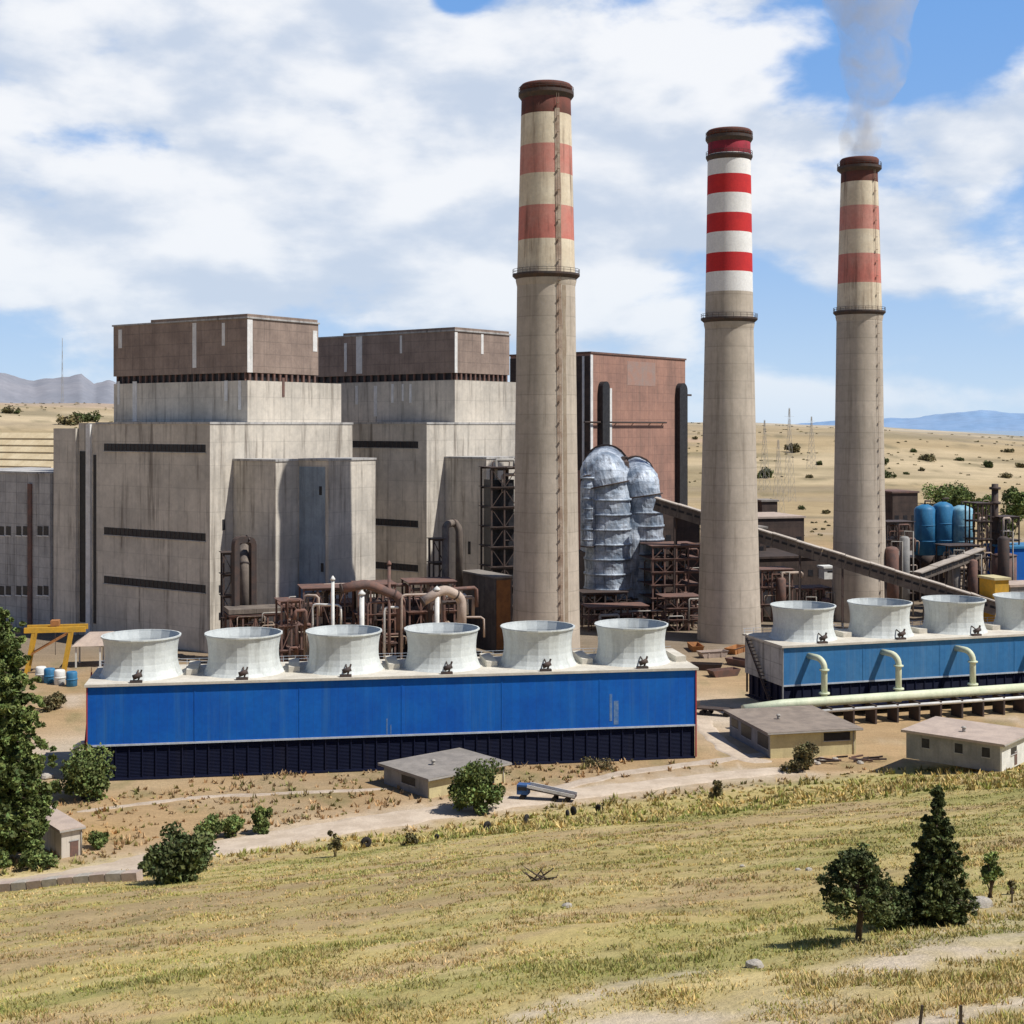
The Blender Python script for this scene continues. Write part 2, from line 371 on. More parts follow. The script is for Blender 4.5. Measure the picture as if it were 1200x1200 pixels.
# ------------------------------------------------------------------ roads (draped sheets)
TRACKS = [([(1055, 1128), (1110, 1116), (1160, 1106), (1230, 1094), (1300, 1088)], 2.0), ([(560, 1212), (620, 1190), (680, 1170), (740, 1152), (800, 1142)], 1.1), ([(660, 1215), (740, 1197), (820, 1200), (900, 1215)], 1.9), ([(1080, 1200), (1150, 1184), (1230, 1170), (1300, 1160)], 1.4)]
ROADS = []
def smooth_pts(ps, step=.8):
    out = []; q = [ps[0]] + ps + [ps[-1]]
    for i in range(1, len(q) - 2):
        n = max(2, int((q[i + 1] - q[i]).length / step))
        for k in range(n):
            t = k / n; a, b_, c_, d_ = q[i - 1], q[i], q[i + 1], q[i + 2]
            out.append(.5 * ((2 * b_) + (c_ - a) * t + (2 * a - 5 * b_ + 4 * c_ - d_) * t * t + (3 * b_ - a - 3 * c_ + d_) * t ** 3))
    return out + [ps[-1]]
TR = [(np.array([(p.x, p.y) for p in smooth_pts([G(*q) for q in pl])]), w) for pl, w in TRACKS]
TR.append((np.array([(p.x, p.y) for p in smooth_pts([G(*q) for q in [(-120, 1050), (0, 1036), (90, 1026), (170, 1010), (260, 994), (360, 976), (470, 959), (600, 940), (760, 920), (860, 908), (935, 902)]])]), 7.5))
TR.append((np.array([(p.x, p.y) for p in smooth_pts([G(*q) for q in [(900, 1190), (980, 1150), (1060, 1120), (1200, 1060), (1300, 1040)]])]), 2.2))
cx_, cy_ = X.ravel(), Y.ravel(); near = np.where((np.hypot(cx_, cy_) < 260) & (cy_ > 20) & (np.abs(np.arctan2(cx_, cy_)) < .45))[0]
for pl, w_ in TR:
    dd = np.full(len(near), 1e9)
    for q in np.array_split(pl, max(1, len(pl) // 40)): dd = np.minimum(dd, np.min(np.hypot(cx_[near, None] - q[None, :, 0], cy_[near, None] - q[None, :, 1]), 1))
    nn = fbm(cx_[near], cy_[near], 55, 4, 1 / 1.8); f_ = np.exp(-(dd / w_) ** 2) * np.clip(.75 + nn * .9, 0, 1)
    f_ *= .9 if pl is not TR[-1][0] else .45
    cols[near] = cols[near] * (1 - f_[:, None]) + np.array([.60, .50, .385]) * f_[:, None]
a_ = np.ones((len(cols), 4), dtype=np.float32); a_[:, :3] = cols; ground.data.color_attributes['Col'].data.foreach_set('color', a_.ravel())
for pl, w_ in TR[:4]: ROADS.append((pl, w_ * .8))
def road(name, pts, w, m, lift=.10, wj=.15, w2=None):
    ps = [G(*p) if len(p) == 2 else Vector((p[0], p[1], 0)) for p in pts]
    # resample with Catmull-Rom
    out = []; q = [ps[0]] + ps + [ps[-1]]
    for i in range(1, len(q) - 2):
        L = (q[i + 1] - q[i]).length; n = max(2, int(L / .6))
        for k in range(n):
            t = k / n; a, b_, c_, d_ = q[i - 1], q[i], q[i + 1], q[i + 2]
            out.append(.5 * ((2 * b_) + (c_ - a) * t + (2 * a - 5 * b_ + 4 * c_ - d_) * t * t + (3 * b_ - a - 3 * c_ + d_) * t ** 3))
    out.append(ps[-1]); mb = MB(); vs = []; NC = 15
    for i, p in enumerate(out):
        d = (out[min(i + 1, len(out) - 1)] - out[max(i - 1, 0)]); d.z = 0; d.normalize(); nrm = Vector((-d.y, d.x, 0))
        e0 = w * (1 + wj * 3 * mnoise.noise(Vector((i * .11, 3, 0))) + wj * mnoise.noise(Vector((i * .5, 7, 0)))); e1 = w * (1 + wj * 3 * mnoise.noise(Vector((i * .12, 9, 0))) + wj * mnoise.noise(Vector((i * .6, 1, 0))))
        tp = min(1, (i + 1) / 6, (len(out) - i) / 6) * (1 + ((w2 or w) / w - 1) * i / len(out)); e0 *= tp; e1 *= tp
        for k in range(NC):
            t = k / (NC - 1); o_ = p + nrm * (e0 + (-(e1) - e0) * t)
            vs.append((o_.x, o_.y, gz(o_.x, o_.y) + (-.12 if k in (0, NC - 1) else .03 if k in (1, NC - 2) else lift)))
    fs = [(i * NC + k, i * NC + k + 1, (i + 1) * NC + k + 1, (i + 1) * NC + k) for i in range(len(out) - 1) for k in range(NC - 1)]
    mb.add(vs, fs, 0, True); o = mb.build(name, m); o['kind'] = 'structure'
    ROADS.append((np.array([(p.x, p.y) for p in out]), w)); return o
road('dirt_road', [(-120, 1050), (0, 1036), (90, 1026), (170, 1010), (260, 994), (360, 976), (470, 959), (600, 940), (760, 920), (860, 908), (935, 902)], 6.6, M['road'], .16, w2=2.8, wj=.1)
road('path', [(560, 948), (640, 928), (720, 908), (800, 897), (880, 886), (925, 880)], 1.7, M['gravelroad'], .12)
road('path', [(822, 842), (838, 866), (872, 888), (905, 893)], 2.2, M['road'], .14)
road('path', [(90, 952), (220, 936), (330, 930), (455, 925)], .9, M['gravelroad'], .12, .3)
# ------------------------------------------------------------------ building frames
class Frame:
    """corner (px at depth Y); local x runs along the sunlit right-hand face, local y along the shaded left-hand face"""
    def __init__(s, px, Yd, theta, z0=None):
        s.C = Vector(((px - 600) / F * Yd, Yd)); s.t = theta
        s.u = Vector((math.cos(theta), math.sin(theta))); s.v = Vector((-math.sin(theta), math.cos(theta)))
        s.z0 = z0 if z0 is not None else 0.
    def w(s, x, y): return s.C + s.u * x + s.v * y
    def _t(s, px, O, D): k = (px - 600) / F; return (k * O.y - O.x) / (D.x - k * D.y)
    def x(s, px, y0=0): return s._t(px, s.w(0, y0), s.u)
    def y(s, px, x0=0): return s._t(px, s.w(x0, 0), s.v)
    def z(s, py, x=0, y=0): return CAMZ + (500 - py) / F * s.w(x, y).y - s.z0
    def thing(s, name, label, cat, group=None): return thing(name, label, cat, (s.C.x, s.C.y, s.z0), s.t, group)
def ribbon(par, fr, x0, y0, y1, z0, z1, n):
    """window band on the shaded face (plane x = x0)"""
    o = MB().box(x0 - .06, x0 + .3, y0, y1, z0, z1).build('window_band', M['darkwin'], par)
    m = MB()
    for k in range(1, n):
        yy = y0 + (y1 - y0) * k / n; m.box(x0 - .14, x0 - .06, yy - .09, yy + .09, z0 + .02, z1 - .02)
    m.split('mullion', M['steel'], o)
    MB().box(x0 - .32, x0 - .005, y0 - .2, y1 + .2, z0 - .25, z0).build('sill', M['concrete_dirty'], o)
TH = R(54.7)
def steel_frame(par, x0, x1, y0, y1, z0, z1, nx, nz, w=.45, m='steel', plat=True):
    for i in range(nx + 1):
        for yy in (y0, y1):
            xx = x0 + (x1 - x0) * i / nx; MB().box(xx - w / 2, xx + w / 2, yy - w / 2, yy + w / 2, z0, z1).build('post', M[m], par)
    for k in range(1, nz + 1):
        zz = z0 + (z1 - z0) * k / nz - .3
        for yy in (y0, y1): MB().bar((x0, yy, zz), (x1, yy, zz), w * .7, w * 1.1).build('beam', M[m], par)
        if plat: MB().box(x0 - .6, x1 + .6, y0 - .6, y1 + .6, zz + .3, zz + .45).build('platform', M[m], par)
        for i in range(nx):
            xa = x0 + (x1 - x0) * i / nx; xb = x0 + (x1 - x0) * (i + 1) / nx; zl = z0 + (z1 - z0) * (k - 1) / nz
            if (i + k) % 2: xa, xb = xb, xa
            MB().bar((xa, y0 - .02, zl), (xb, y0 - .02, zz), w * .45).build('brace', M[m], par)
# ---- first boiler house
f1 = Frame(290, 400, TH); b1 = f1.thing('boiler_house', 'largest stepped concrete boiler house at the left with dark window bands and brown cladded top', 'industrial building', 'stepped boiler houses')
def boiler(fr, b, top, brown_b, left, right, low_right, mid_px, mid_b, mid_left, mid_right, mid_y=-3., ztow=52.):
    zt = fr.z(top); zb = fr.z(brown_b); zm = fr.z(497, 0, 0)
    xr = fr.x(right); yl = fr.y(left); xl = fr.x(low_right)
    MB().box(0, xr, 0, yl, zb + .9, zt).build('upper_cladding', M['cladding'], b)
    MB().box(-.35, xr + .35, -.35, yl + .35, zt, zt + .5).build('parapet', M['concrete_dirty'], b)
    MB().box(-.25, xr * .98, -.25, yl * .7, zt + .5, zt + 1.3).build('roof_curb', M['cladding'], b)
    MB().box(.8, xr - .8, .8, yl - .8, zb - 1.4, zb + .9).build('clerestory', M['darkwin'], b)
    m = MB(); k = 0
    while k < 12: m.box(xr * (k + .35) / 12, xr * (k + .65) / 12, .15, .8, zb - 1.4, zb + .9); k += 1
    k = 0
    while k < 22: m.box(.15, .8, yl * (k + .42) / 22, yl * (k + .55) / 22, zb - 1.4, zb + .9); k += 1
    m.split('clerestory_post', M['rust'], b)
    MB().box(0.05, xl, 0.05, yl - .1, zm - .5, zb - 1.4).build('upper_wall', M['concrete'], b)
    # middle block
    k0 = fr.C + fr.v * mid_y; kk = (mid_px - 600) / F
    x0 = (kk * k0.y - k0.x) / (fr.u.x - kk * fr.u.y)
    zm2 = fr.z(497, x0, mid_y); yl2 = fr.y(mid_left, x0); xr2 = fr.x(mid_right, mid_y)
    MB().box(x0, xr2, mid_y, yl2, 0, zm2).build('main_wall', M['concrete'], b)
    MB().box(x0 - .2, xr2 + .2, mid_y - .2, yl2 + .2, zm2, zm2 + .6).build('parapet', M['concrete_dirty'], b)
    return dict(zt=zt, zb=zb, xr=xr, yl=yl, xl=xl, x0=x0, zm=zm2, yl2=yl2, xr2=xr2, my=mid_y)
d1 = boiler(f1, b1, 373, 440, 133, 373, 400, 246, 745, 113, 413)
x0 = d1['x0']; my = d1['my']
for py, n in ((525, 26), (628, 24), (688, 24)):
    ya = f1.y(241, x0); yb = f1.y(122, x0); zc = f1.z(py, x0, (ya + yb) / 2 * .3)
    ribbon(b1, f1, x0, ya, yb, zc - 1.15, zc + 1.0, n)
# pale strips on the shaded face of the cladding and wall
for px, p0, p1, wd in ((228, 376, 431, 1.6), (262, 376, 405, 1.2), (141, 384, 408, 1.6)):
    yy = f1.y(px); MB().box(-.12, -.005, yy - wd / 2, yy + wd / 2, f1.z(p1, 0, yy), f1.z(p0, 0, yy) - .6).build('pale_strip', M['strip'], b1)
for px, p0, p1, wd in ((158, 447, 494, 1.9), (139, 447, 474, 1.0), (265, 446, 470, 1.3), (281, 446, 480, 1.2)):
    yy = f1.y(px); MB().box(-.10, .045, yy - wd / 2, yy + wd / 2, f1.z(p1, 0, yy), f1.z(p0, 0, yy)).build('pale_strip', M['strip'], b1)
MB().box(-.14, 1.9, -.14, -.005, d1['zb'] + .9, d1['zt'] - .3).build('corner_strip', M['strip'], b1)
xx = f1.x(369); MB().box(xx - .9, xx + .9, -.12, -.005, d1['zb'] + 8, d1['zt'] - 2).build('corner_strip', M['strip'], b1)
xx = f1.x(332); MB().box(xx - .5, xx + .5, -.10, .045, f1.z(464), f1.z(441)).build('downpipe', M['rust'], b1)
# projecting shafts on the sunlit side
ym = my
def at_y(fr, px, x):      # y on plane x
    return fr.y(px, x)
xa = f1.x(273, ym); yp = at_y(f1, 323, xa); xb = f1.x(350, yp); yq = at_y(f1, 385, xb); xc = f1.x(440, yq); zt1 = f1.z(541, xa, yp)
MB().box(xa, xb + 6, yp, ym + .1, 0, zt1).build('projecting_shaft', M['concrete'], b1)
MB().box(xb, xc, yq, yp + 6, 0, zt1 + .15).build('projecting_shaft', M['concrete'], b1)
MB().box(xb - .35, xc + .25, yq - .25, yp - .1, zt1 + .15, zt1 + .7).build('shaft_coping', M['concrete_dirty'], b1)
MB().box(xa - .25, xb - .4, yp - .25, ym - .1, zt1, zt1 + .6).build('shaft_coping', M['concrete_dirty'], b1)
MB().box(xb - .12, xb - .005, yq + 1.2, yp - .3, 2, zt1 - 1.5).build('shaft_shade_sheet', mat('bluegrey_shade', (.30, .36, .42), (.24, .29, .34), .2, streak=.4), b1, label='blue grey sheet with the shade of the left shaft side painted in')  # bluish shade of this face put into a thin sheet's colour
for px, py in ((378, 665), (376, 575)):
    yy = f1.y(px, xb); zc = f1.z(py, xb, yy); MB().box(xb - .2, xb - .12, yy - .5, yy + .5, zc - 1.2, zc + 1.2).build('vent_opening', M['darkwin'], b1)
for px, py, hh in ((262, 615, 1.5), (258, 690, 1), (258, 722, 1)):
    xq = f1.x(px, ym); zc = f1.z(py, xq, ym); MB().box(xq - .5, xq + .5, ym - .1, ym - .005, zc - hh, zc + hh).build('vent_opening', M['darkwin'], b1)
# left stair tower with dark slots
yl2 = d1['yl2']; y88 = f1.y(88, x0); y60 = f1.y(62, x0)
MB().box(x0 + 1.2, x0 + 14, yl2 + .1, y88 - .1, 0, d1['zm'] + .4).build('stair_tower', M['concrete'], b1)
MB().box(x0 + .4, x0 + 1.2, f1.y(104, x0), f1.y(99, x0), 0, d1['zm']).build('stair_tower_rib', M['strip'], b1)
MB().box(x0 + 1.0, x0 + 1.2, f1.y(98, x0), f1.y(90, x0), 4, d1['zm'] - 8).build('stair_slot', M['darkwin'], b1)
MB().box(x0 + 1.0, x0 + 1.2, f1.y(110, x0), f1.y(106, x0), 4, d1['zm'] - 9).build('stair_slot', M['darkwin'], b1)
MB().box(x0 + .2, x0 + 12, y88, y60, 0, d1['zm'] - 1.2).build('side_block', M['concrete'], b1)
# ---- second
f2 = Frame(533, 453, TH - R(3)); b2 = f2.thing('boiler_house', 'smaller middle stepped concrete boiler house half hidden behind the tallest chimney', 'industrial building', 'stepped boiler houses')
d2 = boiler(f2, b2, 388, 440, 352, 597, 606, 500, 720, 398, 610)
x0 = d2['x0']
for py, pl, pr, n in ((521, 412, 490, 16), (614, 430, 490, 14), (666, 430, 490, 14)):
    ya = f2.y(pr, x0); yb = f2.y(pl, x0); zc = f2.z(py, x0, ya)
    ribbon(b2, f2, x0, ya, yb, zc - 1.1, zc + 1.0, n)
for px, p0, p1, wd in ((421, 392, 438, 2.8), (405, 400, 436, 1.2), (470, 391, 414, .9)):
    yy = f2.y(px); MB().box(-.12, -.005, yy - wd / 2, yy + wd / 2, f2.z(p1, 0, yy), f2.z(p0, 0, yy) - .6).build('pale_strip', M['strip'], b2)
for px, p0, p1, wd in ((418, 452, 474, 1.2), (440, 452, 488, 1.4), (460, 450, 472, 1.0), (472, 450, 470, .8), (481, 450, 472, 1.0)):
    yy = f2.y(px); MB().box(-.10, .045, yy - wd / 2, yy + wd / 2, f2.z(p1, 0, yy), f2.z(p0, 0, yy)).build('pale_strip', M['strip'], b2)
MB().box(-.14, 1.2, -.14, -.005, d2['zb'] + .9, d2['zt'] - .3).build('corner_strip', M['strip'], b2)
xx = f2.x(565); MB().box(xx - .6, xx + .6, -.12, -.005, f2.z(415, xx), d2['zt'] - .3).build('pale_strip', M['strip'], b2)
ym = d2['my']; xa = f2.x(521, ym); yp = f2.y(570, xa); xb = f2.x(604, yp); zt2 = f2.z(538, xa, yp)
MB().box(xa, xb, yp, ym + .1, 0, zt2).build('projecting_shaft', M['concrete'], b2)
MB().box(xa - .25, xb + .2, yp - .25, ym - .1, zt2, zt2 + .6).build('shaft_coping', M['concrete_dirty'], b2)
for px, py in ((550, 642),):
    yy = f2.y(px, xa); zc = f2.z(py, xa, yy); MB().box(xa - .1, xa - .005, yy - .5, yy + .5, zc - 2, zc + 2).build('vent_opening', M['darkwin'], b2)
# ---- third
f3 = Frame(692, 540, TH - R(2)); b3 = f3.thing('boiler_house', 'farthest boiler house with weathered red brown cladding between two chimneys', 'industrial building', 'stepped boiler houses')
xr = f3.x(803); yl = f3.y(598); zt = f3.z(414)
MB().box(0, xr, 0, yl, 0, zt).build('cladding', M['redclad'], b3)
MB().box(-.4, xr + .4, -.4, yl + .4, zt, zt + .7).build('parapet', M['rust'], b3)
MB().box(-.2, -.005, 0.02, yl, zt - 45, zt - 1).build('side_shade_sheet', M['darkbrown'], b3)  # dark sheet over the cladding puts this side's shade into colour
MB().box(-.3, 1.3, -.3, -.01, 20, zt - .5).build('corner_strip', M['strip'], b3)
for px in (684,):
    yy = f3.y(px); MB().box(-.4, -.2, yy - .5, yy + .5, 20, zt - 1).build('corner_strip', M['strip'], b3)
def dark_arch(par, xx, y, w, z0, z1, m, name='arch_opening'):  # black block painted as the dark inside of an arched opening
    pts = [(-w / 2, z0), (w / 2, z0), (w / 2, z1 - w / 2)] + [(w / 2 * math.cos(a), z1 - w / 2 + w / 2 * math.sin(a)) for a in np.linspace(.3, math.pi - .3, 8)] + [(-w / 2, z1 - w / 2)]
    vs = [(xx + p, y, z) for p, z in pts] + [(xx + p, y - 2.2, z) for p, z in pts]; n = len(pts)
    fs = [list(range(n)), list(range(n, 2 * n))[::-1]] + [[i, n + i, n + (i + 1) % n, (i + 1) % n] for i in range(n)]
    mb = MB(); mb.add(vs, fs); return mb.build(name, M[m], par)
dark_arch(b3, f3.x(705), -.02, 5.0, 20, f3.z(447, f3.x(705)), 'darkwin')
dark_arch(b3, f3.x(796), -.02, 6.4, 0, f3.z(449, f3.x(796)), 'darkwin')
xx = f3.x(715); MB().box(xx - .9, xx + .9, -.3, -.01, 20, f3.z(455, xx)).build('pale_strip', M['strip'], b3)
zz = f3.z(495, f3.x(730)); MB().tube([(-6, -1.2, zz), (f3.x(778), -1.2, zz)], .35, 8).build('wall_pipe', M['steel'], b3)
for px in (700, 720, 740, 760, 775): xx = f3.x(px); MB().bar((xx, -1.2, zz), (xx, -.02, zz - 1.2), .2).build('pipe_bracket', M['steel'], b3)
MB().bar((xr - 1, -1, f3.z(463, xr)), (xr + 3, -1, f3.z(463, xr)), .8).build('beam', M['steel'], b3)
MB().box(f3.x(735), f3.x(768), -.06, -.005, f3.z(452, f3.x(750)), f3.z(424, f3.x(750))).build('faded_patch', mat('faded_patch', (.33, .24, .21), (.38, .22, .17), .25, streak=.8, sc=(.28, .24, .22)), b3)
# ---- annexe on the far left
f4 = Frame(59, 424, TH); a4 = f4.thing('annexe_building', 'low grey annexe with two rows of square windows behind the tall left tree', 'industrial building')
yL = f4.y(-60); zt = f4.z(556)
MB().box(0, 30, 0, yL, 0, zt).build('wall', M['concrete_dirty'], a4)
MB().box(-.3, 30.3, -.3, yL + .3, zt, zt + .6).build('parapet', M['concrete_dirty'], a4)
MB().box(-.6, -.005, f4.y(38), f4.y(34), 0, zt - 3).build('vent_duct', M['rust'], a4)
for py in (622, 692):
    for px in (54, 47, 30, 22, 10, 2):
        yy = f4.y(px); zc = f4.z(py, 0, yy)
        o = MB().box(-.08, .1, yy - 1.2, yy + 1.2, zc - 1.4, zc + 1.4).build('window', M['darkwin'], a4)
        MB().box(-.3, -.005, yy - 1.4, yy + 1.4, zc - 1.75, zc - 1.4).build('sill', M['strip'], o)
# ---- pale pitched hall behind it
f5 = Frame(60, 560, R(60)); a5 = f5.thing('turbine_hall', 'pale cream pitched roof hall seen above the annexe at the left edge', 'industrial building')
zt = f5.z(556); L = f5.y(-150); mb = MB()
MB().box(0, 22, 0, L, 0, zt).build('wall', M['concrete'], a5)
z2 = f5.z(509, 22)
vs = [(-1, -1, zt + .1), (-1, L, zt + .1), (24, L, z2), (24, -1, z2), (-1, -1, zt + .7), (-1, L, zt + .7), (24, L, z2 + .6), (24, -1, z2 + .6)]
palero = mat('cream_sheet_roof', (.70, .58, .38), (.58, .46, .28), .12, streak=.3, sc=(.4, .33, .22))
mb.add(vs, [(0, 1, 2, 3), (7, 6, 5, 4), (0, 3, 7, 4), (1, 0, 4, 5), (2, 1, 5, 6), (3, 2, 6, 7)]); rf = mb.build('roof', palero, a5)
for k in range(5):
    xx = 2 + 4.4 * k; z_ = zt + .7 + (z2 - zt) * (xx + 1) / 25
    MB().bar((xx, 2 + k, z_ + .2), (xx, L - 4, z_ + .2), .5, .45).build('roof_vent', palero, rf)
# ------------------------------------------------------------------ chimneys
def zpx(py, Yd): return CAMZ + (500 - py) / F * Yd
def chimney(name, label, px, Yd, bands, rtop, rplat, rbase, pyplat, pytop, platr, ladder_ang, ladder_m, rimr, twoplat=False):
    c = thing(name, label, 'chimney', (P(px, 500, Yd).x, Yd, 0), 0)
    s = Yd / F; zp = zpx(pyplat, Yd); zt = zpx(pytop, Yd)
    def rad_(z):
        if z > zp: return np.interp(z, [zp, zt], [rplat * s, rtop * s])
        t = z / zp; return rbase * s + (rplat * s - rbase * s) * (t ** .8)
    prof = []; mi = []; mats = [M['shaft']]; names = {}
    zs = list(np.linspace(0, zpx(bands[0][0], Yd), 22))
    for z in zs: prof.append((float(rad_(z)), float(z))); mi.append(0)
    mi.pop()
    for (p0, p1, mn) in bands:
        if mn not in names: names[mn] = len(mats); mats.append(M[mn])
        mi.append(names[mn]); mi_ = names[mn]
        z1 = zpx(p1, Yd); prof.append((float(rad_(z1)), z1))
    rt = prof[-1][0]; mi += [mi_, mi_, mi_]; prof += [(rt - .7, zt), (rt - .9, zt - 4), (rt - .9, zt - 4.01)]
    mi = mi[:len(prof) - 1]
    mb = MB(); mb.lathe(prof, 64, mi=mi, cap=False)
    n = len(prof) - 1; mb.f.append([n * 64 + k for k in range(64)]); mb.mi.append(0); mb.sm.append(False)
    mb.build('shaft', mats, c)
    def ringplat(z, r, h=.5, nm='platform'):
        ri = float(rad_(z)); o = MB().lathe([(ri + .02, z - 1.1), (r, z), (r, z + h), (ri + .02, z + h)], 48, cap=False, smooth=False).build(nm, M['steel'], c)
        rl = MB()
        for zz in (z + h + .55, z + h + 1.1): rl.lathe([(r - .1, zz), (r - .02, zz), (r - .02, zz + .09), (r - .1, zz + .09), (r - .1, zz)], 48, cap=False)
        for k in range(24):
            a = k * math.pi / 12; rl.box((r - .1) * math.cos(a) - .05, (r - .1) * math.cos(a) + .05, (r - .1) * math.sin(a) - .05, (r - .1) * math.sin(a) + .05, z + h, z + h + 1.1)
        rl.build('railing', M['steel'], o)
    ringplat(zp, platr * s)
    MB().lathe([(float(rad_(zp - 3)) + .02, zp - 2.6), (float(rad_(zp - 1.5)) + .35, zp - 1.2), (float(rad_(zp)) + .3, zp - .6)], 48, cap=False).build('corbel', M['shaft'], c)
    zrim = zpx(pytop + (12 if not twoplat else 10), Yd)
    ringplat(zrim, rimr * s, .8, 'top_gallery')
    MB().lathe([(rt + .02, zrim + .9), (rt + .45, zrim + 1.2), (rt + .5, zt - .3), (rt + .1, zt + .15), (rt - .6, zt + .15)], 48, cap=False).build('cap_ring', M['soot'], c)
    if twoplat: ringplat(zrim - 5.2, rimr * s * .99, .4, 'lower_gallery')
    # ladder with safety hoops
    a = ladder_ang; ld = MB(); zz = 3
    while zz < zrim - 1:
        z2 = min(zz + 12, zrim)
        for da in (-.3, .3):
            p = []
            for q in (zz, z2):
                rr = float(rad_(q)) + .45; p.append((rr * math.cos(a) - math.sin(a) * da, rr * math.sin(a) + math.cos(a) * da, q))
            ld.bar(p[0], p[1], .08)
        zz = z2
    zz = 3
    while zz < zrim - 1:
        rr = float(rad_(zz)) + .55; ld.box(rr * math.cos(a) - .3, rr * math.cos(a) + .3, rr * math.sin(a) - .3, rr * math.sin(a) + .3, zz, zz + .1); zz += 3.1 + (zz * 7 % 5) * .5
    ld.build('ladder', M[ladder_m], c)
    # soot stain run down beside the ladder
    return c, rad_, zt
c1, r1, zt_ = chimney('chimney', 'tallest concrete chimney with faded red and cream bands and a rusty ladder stripe', 640, 363,
    [(322, 283, 'old_cream'), (283, 244, 'old_red'), (244, 207, 'old_cream'), (207, 173, 'old_red'), (173, 137, 'old_cream'), (137, 101, 'soot')],
    28.5, 34, 40.5, 324, 101, 39.5, -math.pi / 2 + .42, 'brownsteel', 32.5)
c1.name = 'chimney'
# rusty run-off under the ladder: a thin shell on the shaft
def stain(c, rad_, a, z0, z1, w, m):
    mb = MB(); n = 40; vs = []
    for i in range(n + 1):
        z = z0 + (z1 - z0) * i / n; rr = float(rad_(z)) + .03; ww = w * (1 + .45 * mnoise.noise(Vector((i * .4, 2, w)))) / rr
        for k in range(4): aa = a + ww * (k / 3 - .5); vs.append((rr * math.cos(aa), rr * math.sin(aa), z))
    mb.add(vs, [(i * 4 + k, i * 4 + k + 1, (i + 1) * 4 + k + 1, (i + 1) * 4 + k) for i in range(n) for k in range(3)], 0, True)
    mb.build('rust_stain', m, c)
stain(c1, r1, -math.pi / 2 + .42, 2, 143, 1.5, mat('rust_stain', (.27, .19, .14), (.42, .34, .27), .35))
stain(c1, r1, -math.pi / 2 + .62, 2, 98, 1.1, mat('brown_stain', (.28, .215, .155), (.34, .28, .21), .4))
c2, r2, _ = chimney('chimney', 'middle chimney with crisp red and white bands above plain concrete', 854.5, 410,
    [(343, 320, 'new_white'), (320, 298, 'new_red'), (298, 274, 'new_white'), (274, 252, 'new_red'), (252, 229, 'new_white'), (229, 207, 'new_red'), (207, 182, 'new_white'), (182, 154, 'darkred')],
    24.5, 28, 37.5, 375, 154, 33, math.pi * .15, 'steel', 27.5, True)
c3, r3, zt3 = chimney('chimney', 'rightmost chimney with faded pink and cream bands, faint smoke leaving its top', 1007, 451,
    [(364, 333, 'old_cream'), (333, 299, 'old_red'), (299, 271, 'old_cream'), (271, 243, 'old_red'), (243, 215, 'old_cream'), (215, 187, 'soot')],
    20.5, 26, 32, 367, 187, 30, -math.pi * .3, 'brownsteel', 25.5)
